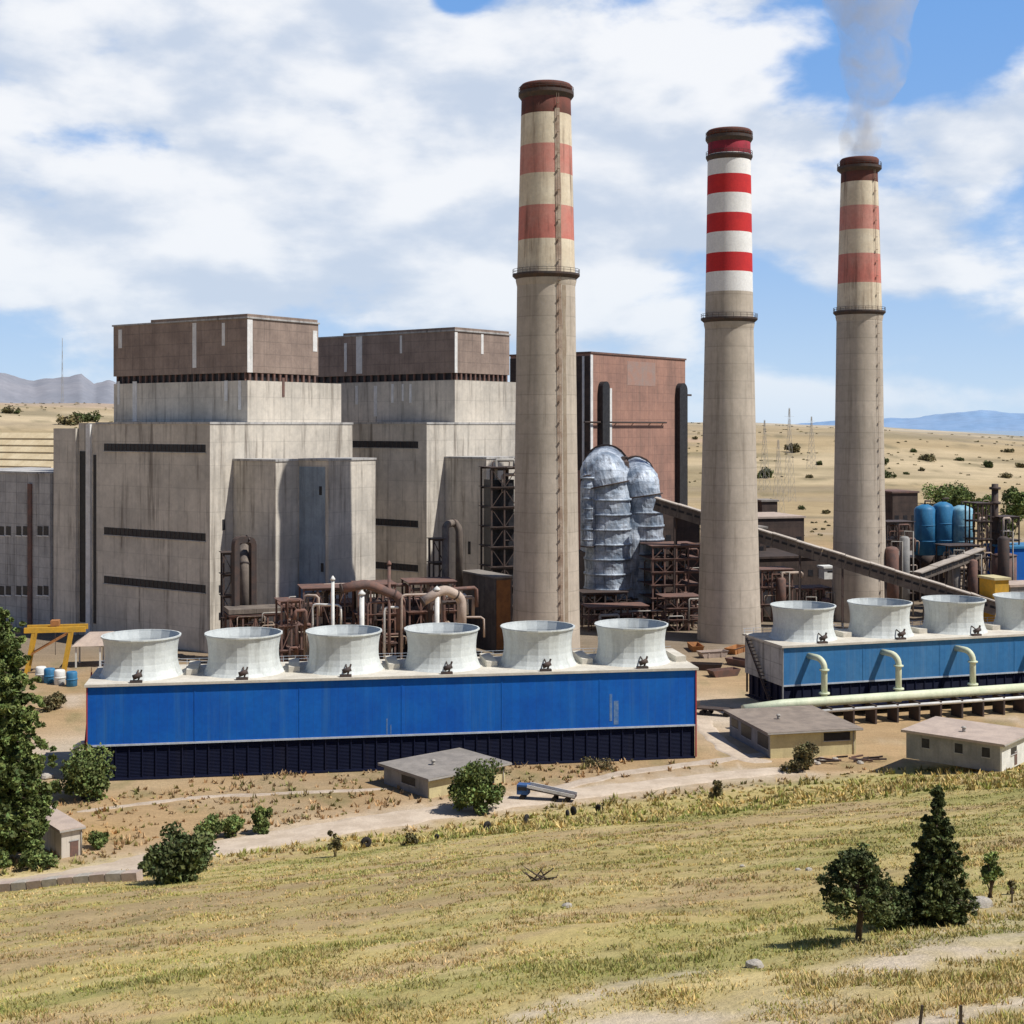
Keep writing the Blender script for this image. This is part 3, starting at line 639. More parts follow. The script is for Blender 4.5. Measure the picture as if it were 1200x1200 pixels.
# ------------------------------------------------------------------ cooling towers
def cooling_tower(name, label, loc, rz, L, D, H, zin, blue, ncell, redposts, z_top_panel=0, streaks=()):
    t = thing(name, label, 'cooling tower', loc, rz, 'blue cooling tower blocks')
    W = L / ncell
    MB().box(0, L, 0, D, 0, .35).build('basin', M['navy'], t)
    MB().box(0, L, 0, D, zin, H).build('casing', blue, t)
    core = MB().box(.5, L - .5, .9, D - .9, .35, zin).build('inlet_fill', M['navy'], t)
    m = MB(); n = int(L / 2.25)
    for k in range(n + 1): x = .2 + (L - .4) * k / n; m.box(x - .09, x + .09, .15, .9, .35, zin)
    for k in range(7): y = .3 + (D - .6) * k / 6; m.box(.1, .5, y - .09, y + .09, .9, zin); m.box(L - .5, L - .1, y - .09, y + .09, .9, zin)
    m.split('inlet_post', M['navy'], t)
    m = MB()
    for k in range(22):
        z = .4 + (zin - .6) * (k + .5) / 22
        vs = [(.1, .3, z - .12), (L - .1, .3, z - .12), (L - .1, .6, z + .12), (.1, .6, z + .12)]
        m.add(vs + [(a, b, c_ + .06) for a, b, c_ in vs], [(0, 1, 2, 3), (7, 6, 5, 4), (0, 4, 5, 1), (1, 5, 6, 2), (2, 6, 7, 3), (3, 7, 4, 0)])
    m.split('louvre', M['navy'], t)
    MB().box(-.1, L + .1, -.12, -.005, zin - .05, zin + .28).build('drip_trim', M['trim'], t)
    MB().box(-.5, L + .5, -.5, D + .5, H, H + .45).build('fan_deck', M['deck'], t)
    m = MB()
    for k in range(1, ncell): m.box(W * k - .1, W * k + .1, -.06, -.005, zin + .3, H)
    m.split('cell_seam', blue, t)
    for x in (0, L):
        s = -1 if x == 0 else 1
        MB().box(x - .22 if s < 0 else x + .005, x - .005 if s < 0 else x + .22, -.16, .2, .3, H).build('corner_trim', M['redtrim' if redposts else 'greywall'], t)
    for (x, w, z0, z1) in streaks: MB().box(x - w / 2, x + w / 2, -.03, -.005, z0, z1).build('chalk_streak', M['chalk'], t)
    # end wall in bare sheet
    MB().box(-.1, -.005, .25, D - .1, zin, H - .02).build('end_sheet', M['concrete_dirty'] if not redposts else blue, t)
    r = MB()
    for zz in (.55, 1.1): r.bar((-.4, D + .35, H + .45 + zz), (L + .4, D + .35, H + .45 + zz), .07)
    k = 0
    while k <= L: r.box(k - .04, k + .04, D + .3, D + .4, H + .45, H + 1.6); k += 2.25
    r.build('railing', M['trim'], t)
    def stack(cx):
        rim = 6.9
        pr = [(7.35, 0), (7.0, .6), (6.65, 1.6), (6.4, 2.9), (6.35, 4.2), (6.42, 5.6), (6.6, 6.9), (6.8, 7.8), (7.05, 7.95), (7.05, 8.25), (6.75, 8.25), (6.7, 7.9), (6.35, 6.5), (6.1, 4.5), (6.15, 2.2)]
        st = MB(); st.lathe([(a, b * .87 + H + .45) for a, b in pr], 40, cx, D / 2, rib=.07, cap=False, smooth=False); st = st.build('fan_stack', M['stack'], t)
        MB().lathe([(6.1, H + 2.5), (6.1, H + 2.6)], 40, cx, D / 2).build('fan_well', M['darkwin'], st)
        fb = MB()
        fb.lathe([(.9, H + 3.2), (.9, H + 4)], 16, cx, D / 2)
        for k in range(8):
            a = k * math.pi / 4; fb.bar((cx + .8 * math.cos(a), D / 2 + .8 * math.sin(a), H + 3.6), (cx + 5.8 * math.cos(a), D / 2 + 5.8 * math.sin(a), H + 3.6), .7, .12)
        fb.build('fan', M['steel'], st)
        mo = MB(); y_ = D / 2 - 8.6
        mo.box(cx - 1.1, cx + 1.0, y_ - .5, y_ + .5, H + .45, H + .85)
        mo.tube([(cx - .6, y_, H + 1.35), (cx + .9, y_, H + 1.9)], .45, 12); mo.bar((cx + .3, y_, H + .8), (cx + .9, y_, H + 2.7), .3)
        mo.tube([(cx + .2, y_, H + 1.6), (cx + .1, D / 2 - 6.6, H + 2.3)], .14, 8)
        mo.build('fan_motor', M['steel'], t)
        MB().box(cx + W / 2 - 1.0, cx + W / 2 + 1.0, D * .36, D * .9, H + .45, H + 1.5).build('deck_hatch', M['deck'], t)
    for k in range(ncell): stack(W * (k + .5) - (.9 if redposts else 0))
    # stairs at the left end
    s_ = MB()
    for k in range(20): s_.box(-1.3, -.2, D * .15 + k * .62, D * .15 + k * .62 + .5, H * k / 20, H * k / 20 + .12)
    s_.bar((-1.3, D * .15, .9), (-1.3, D * .15 + 12.4, H + .9), .1); s_.bar((-1.3, D * .15, .1), (-1.3, D * .15 + 12.4, H), .25)
    s_.build('stair', M['redtrim' if redposts else 'steel'], t)
    return t
A_ = (-74.1, 245.5); B_ = (34.3, 263.0)
L1 = math.hypot(B_[0] - A_[0], B_[1] - A_[1]); rz1 = math.atan2(B_[1] - A_[1], B_[0] - A_[0])
cooling_tower('cooling_tower', 'bright blue cooling tower block with six white fan stacks in front of the boiler houses', (A_[0], A_[1], 0), rz1, L1, 18, 16.55, 6.1, M['blue'], 6, True,
    streaks=((52.2, .22, 6.5, 9.3), (52.9, .15, 6.5, 8.2), (94.6, .9, 6.8, 11.2), (93.6, .5, 7.5, 12.5)))
A2 = (57.2, 296.5); rz2 = math.atan2(18, 60)
cooling_tower('cooling_tower', 'faded blue cooling tower block at the right edge behind a pale green pipeline', (A2[0], A2[1], 2.0), rz2, 114, 18, 13.4, 5.2, M['blue_faded'], 6, False)
# header pipeline with risers
hpth = thing('pipeline', 'thick pale green pipeline with arched risers entering the faded blue tower', 'pipeline', (A2[0], A2[1], 0), rz2)
MB().tube([(-12, -5.5, 4.1), (-3, -5.5, 4.7), (100, -5.5, 5.2)], 1.0, 16).build('header_pipe', M['pipe'], hpth)
MB().tube([(-12, -8.2, 3.3), (100, -8.2, 3.6)], .35, 12).build('small_pipe', M['whitepaint'], hpth)
for k in range(22):
    x = -9 + k * 5.2; MB().box(x - .2, x + .2, -8.5, -4.6, gz(*(Vector(A2) + Vector((math.cos(rz2) * x + math.sin(rz2) * 6, math.sin(rz2) * x - math.cos(rz2) * 6)))) - .6, 3.9 if k else 3.1).build('pipe_support', M['steel'], hpth)
fr2 = Frame(918, A2[1], rz2)
for px in (966, 1053, 1140, 1228):
    x = fr2.x(px, -4.2); pts = [(x, -4.2, 3.4), (x, -4.2, 11.4)]
    for a in np.linspace(0, math.pi / 2, 7)[1:]: pts.append((x - .8 * (1 - math.cos(a)), -4.2 + 2 * (1 - math.cos(a)), 11.4 + 2 * math.sin(a)))
    pts.append((x - 1.3, .1, 13.4))
    o = MB().tube(pts, .66, 14).build('riser_pipe', M['pipe'], hpth)
    MB().lathe([(1.15, 6.0), (1.15, 6.35)], 20, x, -4.2).build('flange', M['pipe'], o)
    MB().lathe([(1.05, 10.9), (1.05, 11.2)], 20, x, -4.2).build('flange', M['pipe'], o)
# ------------------------------------------------------------------ small buildings
def shed(px, py, th, pl, pr, h, label, wall1, wall2, roofm, over=1.0, windows=(), name='shed', slope=0., wins2=(), th_roof=.45, Yd=None):
    g = G(px, py)
    if Yd: g = Vector(((px - 600) / F * Yd, Yd, 0))
    fr = Frame(px, g.y, R(th), z0=gz(g.x, g.y) - .3)
    t = fr.thing(name, label, 'shed'); xr = fr.x(pr); yl = fr.y(pl)
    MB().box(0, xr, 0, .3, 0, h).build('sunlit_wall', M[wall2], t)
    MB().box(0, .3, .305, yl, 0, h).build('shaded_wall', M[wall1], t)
    MB().box(.305, xr, yl - .3, yl - .002, 0, h).build('rear_wall', M[wall1], t)
    MB().box(xr - .3, xr - .002, .305, yl - .305, 0, h).build('end_wall', M[wall1], t)
    xd = xr * .42; d_ = MB().box(xd, xd + 1.2, -.07, -.005, .3, 2.5).build('door', M['rust'], t); MB().box(xd - .12, xd + 1.32, -.12, -.071, 2.5, 2.65).build('door_lintel', M['concrete_dirty'], d_)
    MB().tube([(xr * .97, -.12, .2), (xr * .97, -.12, h - .1)], .08, 8).build('downpipe', M['galv'], t)
    rf_ = MB(); rf_.lathe([(.3, h + .3), (.3, h + 1.1)], 10, xr * .35, yl * .5); rf_.lathe([(.45, h + 1.1), (.45, h + 1.25), (.1, h + 1.45)], 10, xr * .35, yl * .5); rf_.build('roof_vent', M['galv'], t)
    MB().box(-over, xr + over, -over - .12, -over - .004, h + .1, h + .32).build('gutter', M['galv'], t)
    vs = []
    for z in (h, h + th_roof):
        for (x, y) in ((-over, -over), (xr + over, -over), (xr + over, yl + over), (-over, yl + over)):
            vs.append((x, y, z + slope * (x + over) / (xr + 2 * over)))
    m = MB(); m.add(vs, [(3, 2, 1, 0), (4, 5, 6, 7), (0, 1, 5, 4), (1, 2, 6, 5), (2, 3, 7, 6), (3, 0, 4, 7)]); m.build('roof', M[roofm], t)
    for (y0, y1, z0, z1) in windows:
        o = MB().box(-.04, -.005, yl * y0, yl * y1, z0 * h, z1 * h).build('window', M['darkwin'], t)
        MB().box(-.15, -.041, yl * y0 - .1, yl * y1 + .1, z0 * h - .15, z0 * h).build('sill', M['concrete_dirty'], o)
    for (x0_, x1_, z0, z1) in wins2:
        o = MB().box(xr * x0_, xr * x1_, -.04, -.005, z0 * h, z1 * h).build('window', M['darkwin'], t)
        MB().box(xr * x0_ - .1, xr * x1_ + .1, -.15, -.041, z0 * h - .15, z0 * h).build('sill', M['concrete_dirty'], o)
    return t, fr, xr, yl
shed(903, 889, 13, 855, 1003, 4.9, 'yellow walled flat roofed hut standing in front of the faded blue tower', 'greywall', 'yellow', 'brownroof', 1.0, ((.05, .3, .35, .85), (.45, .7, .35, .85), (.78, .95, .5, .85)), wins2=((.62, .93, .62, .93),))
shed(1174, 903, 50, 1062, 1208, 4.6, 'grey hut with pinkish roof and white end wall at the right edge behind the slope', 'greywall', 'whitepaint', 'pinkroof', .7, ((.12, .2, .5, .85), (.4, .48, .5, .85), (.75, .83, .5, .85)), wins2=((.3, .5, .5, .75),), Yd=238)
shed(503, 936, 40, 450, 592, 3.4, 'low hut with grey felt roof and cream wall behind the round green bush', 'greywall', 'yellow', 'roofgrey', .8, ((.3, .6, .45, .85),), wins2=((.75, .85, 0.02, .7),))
shed(72, 1006, 38, 10, 96, 4.0, 'small pale concrete pump house beside the tall left tree', 'concrete', 'concrete', 'pinkroof', .4, (), name='pump_house')
# low concrete culvert / wall along the road at lower left
g = G(0, 1045); g2 = G(160, 1032)
cw = thing('retaining_wall', 'long low pink and grey concrete wall lying along the road at lower left', 'wall', (g.x, g.y, g.z))
for k in range(12):
    t0 = -.35 + k * .115; a = g.lerp(g2, t0); b = g.lerp(g2, t0 + .108); a.z = gz(a.x, a.y) + .45; b.z = gz(b.x, b.y) + .45
    MB().bar(a, b, 1.4, 1.3).build('wall_block', M['pinkroof'] if k % 2 else M['rock'], cw, world=True)
# flat dark loading platform left of the yellow hut
g = G(838, 838)
t = thing('trailer', 'dark flatbed trailer parked left of the yellow hut', 'trailer', (g.x, g.y, gz(g.x, g.y)), R(-22))
MB().box(-4, 4, -1.4, 1.4, 1.2, 1.55).build('bed', M['steel'], t)
MB().box(-4, -3.7, -1.4, 1.4, 1.55, 2.6).build('headboard', M['steel'], t)
MB().bar((4, 0, 1.2), (6, 0, .6), .25).build('drawbar', M['steel'], t)
for x in (-2.6, -1.2, 2.6):
    for y in (-1.25, 1.25):
        w_ = MB().tube([(x, y - .15, .55), (x, y + .15, .55)], .55, 16).build('wheel', M['blackrubber'], t)
# blue trailer near the low hut
g = G(640, 938)
t = thing('trailer', 'small blue cart with dark tilted loading chute beside the low hut', 'trailer', (g.x, g.y, gz(g.x, g.y)), R(-14))
MB().box(-4.8, -2.9, -.9, .9, .9, 2.5).build('cab_box', mat('cart_blue', (.05, .12, .30), (.04, .09, .22), 1), t)
MB().box(-4.6, -3.1, -.92, -.905, 1.6, 2.2).build('window', M['darkwin'], t)
MB().bar((-3, 0, 2.0), (5.0, 0, .9), 2.0, .25).build('chute', M['steel'], t)
for s_ in (-1, 1): MB().bar((-3, s_ * 1, 2.4), (5.0, s_ * 1, 1.2), .12, .5).build('chute_side', M['strip'], t)
for x, z in ((-3.9, .45), (1.5, .45), (3.6, .45)):
    for y in (-.8, .8):
        MB().tube([(x, y - .12, z), (x, y + .12, z)], .45, 14).build('wheel', M['blackrubber'], t)
for x in (1.5, 3.6): MB().bar((x, 0, .45), (x, 0, 1.3), .2).build('strut', M['steel'], t)
# piles of scrap beam by the grey hut
g = G(985, 893)
t = thing('scrap_pile', 'heap of dark beams and pale rubble left of the grey hut', 'scrap', (g.x, g.y, gz(g.x, g.y)))
for k in range(14):
    x = random.uniform(-6, 7); y = random.uniform(-1.5, 1.5); a = random.uniform(-.6, .3); l = random.uniform(1.5, 4)
    MB().bar((x, y, .3 + random.random() * .6), (x + l * math.cos(a), y + l * math.sin(a), .3 + random.random() * .8), .3).build('scrap_beam', M['steel' if k % 3 else 'rust'], t)
for k in range(8):
    x = random.uniform(-8, 5); y = random.uniform(-2, 1); s_ = random.uniform(.4, .8)
    MB().lathe([(s_ * .8, -.1), (s_, s_ * .4), (s_ * .6, s_ * .9)], 7, x, y, smooth=False).build('rubble', M['rock'], t)
# ------------------------------------------------------------------ yard machinery around the boilers
def frame_tower(name, label, px0, px1, Yd, pytop, depth, nx, nz, m='steel', rz=R(20), w=.45, plat=True, group=None):
    a = P(px0, pytop, Yd); wdt = (px1 - px0) / F * Yd / math.cos(rz)
    t = thing(name, label, 'steel frame', (a.x, a.y, 0), rz, group)
    steel_frame(t, 0, wdt, 0, depth, 0, a.z, nx, nz, w, m, plat)
    if group and wdt > 4:
        rg_ = random.Random(int(px0 * 7 + Yd))
        for k in range(16):
            x_ = rg_.uniform(.2, wdt * .8); y_ = rg_.uniform(-1.2, depth); z_ = rg_.uniform(.2, 1.05) * a.z; r_ = rg_.choice([.14, .2, .3, .45]); l_ = rg_.uniform(1.5, wdt * .7)
            pts = [(x_, y_, max(.5, z_ - rg_.uniform(2, 9))), (x_, y_, z_ - .3), (x_ + .3, y_, z_), (x_ + l_, y_, z_), (x_ + l_ + .3, y_, z_ - .3), (x_ + l_ + .3, y_ + .3, max(.5, z_ - rg_.uniform(1, 6)))]
            MB().tube(pts, r_, 8).build('pipe', M[rg_.choice(['rust', 'rust', 'steel', 'galv', 'pinkroof', 'brownsteel'])], t)
        for k in range(3):
            x_ = rg_.uniform(.5, wdt - 1.5); z_ = a.z * rg_.choice([0, .34, .67]); h_ = rg_.uniform(1.5, 3.5)
            MB().lathe([(.8, z_ + .1), (.85, z_ + h_ * .9), (.3, z_ + h_)], 12, x_, depth * .5).build('drum', M[rg_.choice(['rust', 'steel', 'greywall'])], t)
    return t, wdt, a.z
def duct(name, label, pts, r, m, seg=16, cat='duct', square=False, group=None, supports=0, crumple=0):
    ps = [P(*p) for p in pts]; t = thing(name, label, cat, (ps[0].x, ps[0].y, 0), 0, group)
    # smooth the bends
    out = [ps[0]]
    for i in range(1, len(ps) - 1):
        a, b, c_ = ps[i - 1], ps[i], ps[i + 1]; rr = min(r * 1.6, (b - a).length * .45, (c_ - b).length * .45)
        p0 = b + (a - b).normalized() * rr; p1 = b + (c_ - b).normalized() * rr
        for k in range(7): q = k / 6; out.append(p0 * (1 - q) ** 2 + b * 2 * q * (1 - q) + p1 * q * q)
    out.append(ps[-1])
    if crumple:
        fine = []
        for a, b in zip(out[:-1], out[1:]):
            n_ = max(1, int((b - a).length / .9)); fine += [a.lerp(b, q / n_) for q in range(n_)]
        fine.append(out[-1]); mm = MB(); mm.tube(fine, [r * (1 + .05 * mnoise.noise(Vector((i * .35, r, 0)))) for i in range(len(fine))], seg * 2, smooth=False)
        mm.v = [tuple(Vector(v) + Vector((math.cos(q_ % (seg * 2) * math.pi), 0, 0)) * .10 + crumple * mnoise.noise_vector(Vector(v) * .35) + crumple * .5 * mnoise.noise_vector(Vector(v) * .9)) for q_, v in enumerate(mm.v)]
        mm.build('duct_body', M[m], t, world=True)
    else: MB().tube(out, r, seg, smooth=not square).build('duct_body', M[m], t, world=True)
    if crumple:
        for q_ in np.arange(.06, .6, .09):
            c_ = ps[0].lerp(ps[1], float(q_) / .6); d = Vector((0, 0, .3)); MB().tube([c_ - d, c_ + d], r * 1.07, seg).build('band', M['silver'], t, world=True)
    for k in (0, len(out) // 2, len(out) - 1):
        d = (out[min(k + 1, len(out) - 1)] - out[max(0, k - 1)]).normalized() * .2
        MB().tube([out[k] - d, out[k] + d], r * 1.12, seg, smooth=not square).build('flange', M['steel'], t, world=True)
    for k in range(supports):
        q = out[int((k + .5) / supports * (len(out) - 1))]
        if q.z > 2: MB().bar((q.x, q.y, 0), (q.x, q.y, q.z - r * .9), .45).build('support_leg', M['steel'], t, world=True)
    return t
frame_tower('access_tower', 'tall narrow dark steel frame against the first concrete shaft', 262, 273, 372, 648, 4, 1, 5, group='steel frames in the yard')
duct('exhaust_duct', 'dark square duct arching up beside the first concrete shaft', [(276, 735, 368), (276, 632, 368), (296, 632, 372), (296, 735, 374)], 1.1, 'steel', 4, square=True)
duct('exhaust_duct', 'pale brown vertical duct inside the dark arch at the first shaft', [(286, 735, 371), (286, 660, 371), (286, 640, 376)], 1.3, 'conveyor_wall', 8)
f_, wd_, zt_ = frame_tower('fan_shelter', 'low dark frame at the foot of the first shaft', 270, 325, 360, 722, 8, 4, 1, 'rust', group='steel frames in the yard')
MB().box(-.5, wd_ + .5, -.5, 8, zt_ + .45, zt_ + 1.6).build('roof', M['conveyor_wall'], f_)
frame_tower('pipe_rack', 'rusty rack of pipes left of the twin white posts behind the third fan stack', 330, 352, 350, 705, 7, 2, 3, 'rust', group='pipe racks behind the near tower')
frame_tower('pipe_rack', 'rusty rack under the blue grey shaft sheet behind the third and fourth fan stacks', 356, 418, 356, 690, 9, 4, 2, 'rust', R(15), group='pipe racks behind the near tower')
frame_tower('pipe_rack', 'widest rusty rack with crossed braces behind the fourth fan stack', 420, 462, 352, 686, 9, 3, 3, 'rust', R(15), group='pipe racks behind the near tower')
frame_tower('pipe_rack', 'rusty rack with crossed braces to the left of the fifth fan stack', 480, 532, 356, 683, 10, 4, 3, 'rust', R(15), group='pipe racks behind the near tower')
for k, (px, tp, m_, lab) in enumerate(((390, 680, 'whitepaint', 'thin white vent post behind the third fan stack'), (424, 697, 'whitepaint', 'stout white vent post between third and fourth fan stacks'), (512, 692, 'whitepaint', 'white vent post above the fourth fan stack'), (456, 662, 'rust', 'tall rusty post rising between the fourth fan stack and the shaded wall'))):
    p = P(px, tp, 340 + k * 3); r_ = .4 if k == 0 else .6 if k < 3 else .4
    t = thing('vent_pipe', lab, 'vent pipe', (p.x, p.y, 0), 0, 'upright posts behind the near tower')
    MB().lathe([(r_, 0), (r_, p.z)], 14).build('pipe', M[m_], t); MB().lathe([(r_ * 1.5, p.z), (r_ * 1.5, p.z + .4), (.1, p.z + 1.1)], 14).build('cowl', M[m_], t)
duct('exhaust_duct', 'rust red duct sloping over the racks behind the fourth stack', [(400, 690, 346), (430, 684, 348), (470, 700, 350), (470, 740, 350)], 1.2, 'rust', 12, supports=2)
duct('exhaust_duct', 'pinkish duct bending down left of the tallest chimney', [(495, 705, 345), (520, 690, 347), (541, 700, 350), (541, 740, 350)], 1.2, 'pinkroof', 12, supports=2)
duct('exhaust_duct', 'arched pale duct rising against the second shaft', [(522, 700, 372), (522, 660, 374), (522, 615, 380), (533, 612, 384), (538, 620, 384), (538, 690, 384)], 1.0, 'conveyor_wall', 10)
frame_tower('access_tower', 'dark narrow steel frame in front of the second building corner', 508, 520, 376, 632, 4, 1, 5, group='steel frames in the yard')
f_, wd_, zt_ = frame_tower('access_tower', 'dark steel access tower squeezed between second building and tallest chimney', 576, 606, 395, 548, 9, 2, 9, group='steel frames in the yard')
MB().box(.5, wd_ - .2, 2, 8, 6, zt_ * .93).build('enclosure', M['darkwin'], f_)
fo = Frame(581, 372, R(30)); t = fo.thing('hopper_bin', 'bin with sunlit orange rust face beside the foot of the tallest chimney', 'bin')
zt_ = fo.z(678); MB().box(0, fo.x(600), 0, fo.y(542), 2, zt_).build('bin_wall', M['conveyor_wall'], t)
MB().box(.2, fo.x(598), -.1, -.005, 3, zt_ - .5).build('front_plate', M['orange'], t); MB().box(-.4, fo.x(600) + .4, -.4, fo.y(542) + .4, zt_, zt_ + .5).build('roof', M['roofgrey'], t)
def simple(name, label, px0, px1, Yd, z0, pytop, depth, wall, roof, rz=R(15), cat='industrial building', nwin=0, group=None):
    a = P(px0, 500, Yd); w_ = (px1 - px0) / F * Yd / math.cos(rz); zt = zpx(pytop, Yd)
    t = thing(name, label, cat, (a.x, a.y, z0), rz, group)
    MB().box(0, w_, 0, depth, 0, zt - z0).build('wall', M[wall], t)
    MB().box(-.5, w_ + .5, -.5, depth + .5, zt - z0, zt - z0 + .7).build('roof', M[roof], t)
    for k in range(nwin): x = w_ * (k + .5) / nwin; o = MB().box(x - w_ / nwin * .25, x + w_ / nwin * .25, -.08, -.005, (zt - z0) * .62, (zt - z0) * .75).build('window', M['darkwin'], t)
    return t
simple('dark_backing', 'low dark block added as backing to darken the rusty pipe racks', 330, 540, 372, 0, 712, 9, 'darkbrown', 'rust', rz=R(17), nwin=14)  # added building, put here to keep the gaps behind the racks dark
for k in range(12):
    px = [345, 425, 490][k // 4] + random.uniform(0, 55); py = random.uniform(690, 735); Yd = random.uniform(348, 362); q = P(px, py, Yd); L_ = random.uniform(3, 9)
    words = ['rust red', 'dark', 'pale', 'pinkish'][k % 4]; where = f'{["left", "middle", "right"][k // 4]} part of the rack area behind the near tower'
    t = thing('pipe_run', f'{words} pipe bent over the {where}', 'pipe', (q.x, q.y, 0), R(random.uniform(-20, 40)), 'loose pipework behind the near tower')
    r_ = random.uniform(.25, .6); MB().tube([(0, 0, 0), (0, 0, q.z - 1), (.3, 0, q.z - .2), (1, 0, q.z), (L_, 0, q.z), (L_ + .7, 0, q.z - .5), (L_ + .8, 0, q.z - 5)], r_, 10).build('pipe', M[['rust', 'steel', 'whitepaint', 'pinkroof'][k % 4]], t)
    MB().lathe([(r_ * 1.5, 3), (r_ * 1.5, 3.3)], 12).build('flange', M['steel'], t)
# silver flue ducts of the third boiler
duct('flue_duct', 'left silver lagged flue duct with rounded shoulder right of the tallest chimney', [(712, 700, 452), (712, 585, 452), (706, 556, 452), (710, 548, 480)], 7.2, 'silver', 22, group='silver flue ducts', supports=1, crumple=.38)
duct('flue_duct', 'right silver lagged flue duct next to the conveyor head', [(756, 705, 458), (756, 600, 458), (751, 566, 458), (745, 556, 490)], 5.9, 'silver', 20, group='silver flue ducts', supports=1, crumple=.38)
duct('flue_duct', 'blue shadowed lagged duct sloping between the two upright flue ducts', [(700, 548, 470), (722, 552, 462), (750, 590, 458), (738, 640, 455), (734, 700, 455)], 3.9, 'silver', 18, group='silver flue ducts', crumple=.3)
duct('flue_duct', 'narrow silver duct hugging the right edge of the tallest chimney', [(690, 640, 448), (690, 560, 448), (694, 548, 470)], 2.4, 'silver', 14, group='silver flue ducts', crumple=.25)
for k in range(4):
    p = [(742, 551), (751, 556), (732, 540), (757, 549)][k]; q = P(p[0], p[1], 470)
    t = thing('vent_pipe', ['short dark vent pipe left of the silver duct shoulder', 'short dark vent pipe on the silver duct shoulder', 'dark vent pipe nearest the black hood on the silver ducts', 'rightmost short vent pipe on the silver ducts'][k], 'vent pipe', (q.x, q.y, q.z - 7), 0, 'vents on the silver ducts')
    MB().lathe([(.7, 0), (.7, 8)], 12).build('pipe', M['rust'], t); MB().lathe([(1.1, 8), (1.1, 8.5)], 12).build('cowl', M['steel'], t)
q0 = P(686, 575, 474); t = thing('flue_casing', 'tall faceted silver casing filling the gap behind the upright flue ducts', 'casing', (q0.x, q0.y, 0), R(8))
w_ = 88 / F * 474; mb = MB(); nf = 14
poly = [(w_ * k / nf, (-.9 if k % 2 else 0.) - 1.2 * math.sin(k * 1.3)) for k in range(nf + 1)] + [(w_, 9), (0, 9)]
mb.prism(poly, 12, q0.z); mb.build('casing_wall', M['silver'], t); MB().prism([(x * 1.0, y - .5 if y < 5 else y + .5) for x, y in poly], q0.z, q0.z + .6).build('roof', M['steel'], t)
for k in range(4): MB().box(w_ * (k + .3) / 4, w_ * (k + .3) / 4 + .6, 1, 1.6, 0, 12).build('leg', M['steel'], t)
q = P(715, 545, 462); t = thing('duct_hood', 'black hood lying across the top of the silver ducts', 'hood', (q.x, q.y, q.z), R(20))
MB().prism([(-7, -2), (6, -2), (7, 2), (-6, 3)], -2, 1.5).build('hood', M['steel'], t, bevel=.5); MB().box(-5, 5, -1, 1, 1.5, 2.6).build('hood_cap', M['darkbrown'], t)
frame_tower('access_tower', 'dark stepped steel frame at the base of the left silver duct', 684, 735, 438, 695, 10, 4, 3, 'steel', R(10), group='steel frames in the yard')
frame_tower('access_tower', 'dark steel frame with platforms between silver ducts and middle chimney', 765, 822, 440, 640, 14, 4, 6, 'rust', R(12), group='steel frames in the yard')
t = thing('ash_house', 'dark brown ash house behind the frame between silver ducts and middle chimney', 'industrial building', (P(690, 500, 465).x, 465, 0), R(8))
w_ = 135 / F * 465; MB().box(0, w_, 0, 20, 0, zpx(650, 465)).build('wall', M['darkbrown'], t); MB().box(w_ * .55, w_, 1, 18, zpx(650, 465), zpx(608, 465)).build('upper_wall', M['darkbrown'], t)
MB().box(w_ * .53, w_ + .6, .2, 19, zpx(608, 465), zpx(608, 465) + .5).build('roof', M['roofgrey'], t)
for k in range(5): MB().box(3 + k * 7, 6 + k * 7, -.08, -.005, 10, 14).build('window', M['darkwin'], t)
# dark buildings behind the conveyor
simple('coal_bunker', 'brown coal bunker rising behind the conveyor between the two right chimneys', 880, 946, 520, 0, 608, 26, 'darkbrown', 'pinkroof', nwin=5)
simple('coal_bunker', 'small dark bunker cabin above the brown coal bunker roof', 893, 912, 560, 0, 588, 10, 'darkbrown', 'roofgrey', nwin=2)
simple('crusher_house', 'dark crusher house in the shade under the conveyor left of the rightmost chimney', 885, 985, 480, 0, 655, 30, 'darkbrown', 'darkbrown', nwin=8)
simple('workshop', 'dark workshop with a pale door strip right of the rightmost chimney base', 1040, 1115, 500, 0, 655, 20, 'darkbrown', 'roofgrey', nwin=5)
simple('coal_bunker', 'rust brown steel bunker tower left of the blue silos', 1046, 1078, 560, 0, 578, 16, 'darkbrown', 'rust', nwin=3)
simple('cabin', 'bright white cabin lit by the sun under the conveyor', 966, 982, 474, zpx(679, 474), 666, 4, 'whitepaint', 'whitepaint', nwin=1, cat='cabin')
simple('blue_shed', 'deep blue shed cut by the right edge', 1184, 1240, 470, 0, 643, 14, 'blue', 'bluesilo', cat='shed')
simple('switch_house', 'small yellow sunlit building behind the fan stacks near the right edge', 1166, 1184, 420, 0, 680, 8, 'yellowpaint', 'yellow', cat='shed')
simple('store_shed', 'pinkish roofed store cut by the right edge above the fan stacks', 1184, 1250, 428, 0, 688, 10, 'greywall', 'pinkroof', cat='shed', nwin=3)
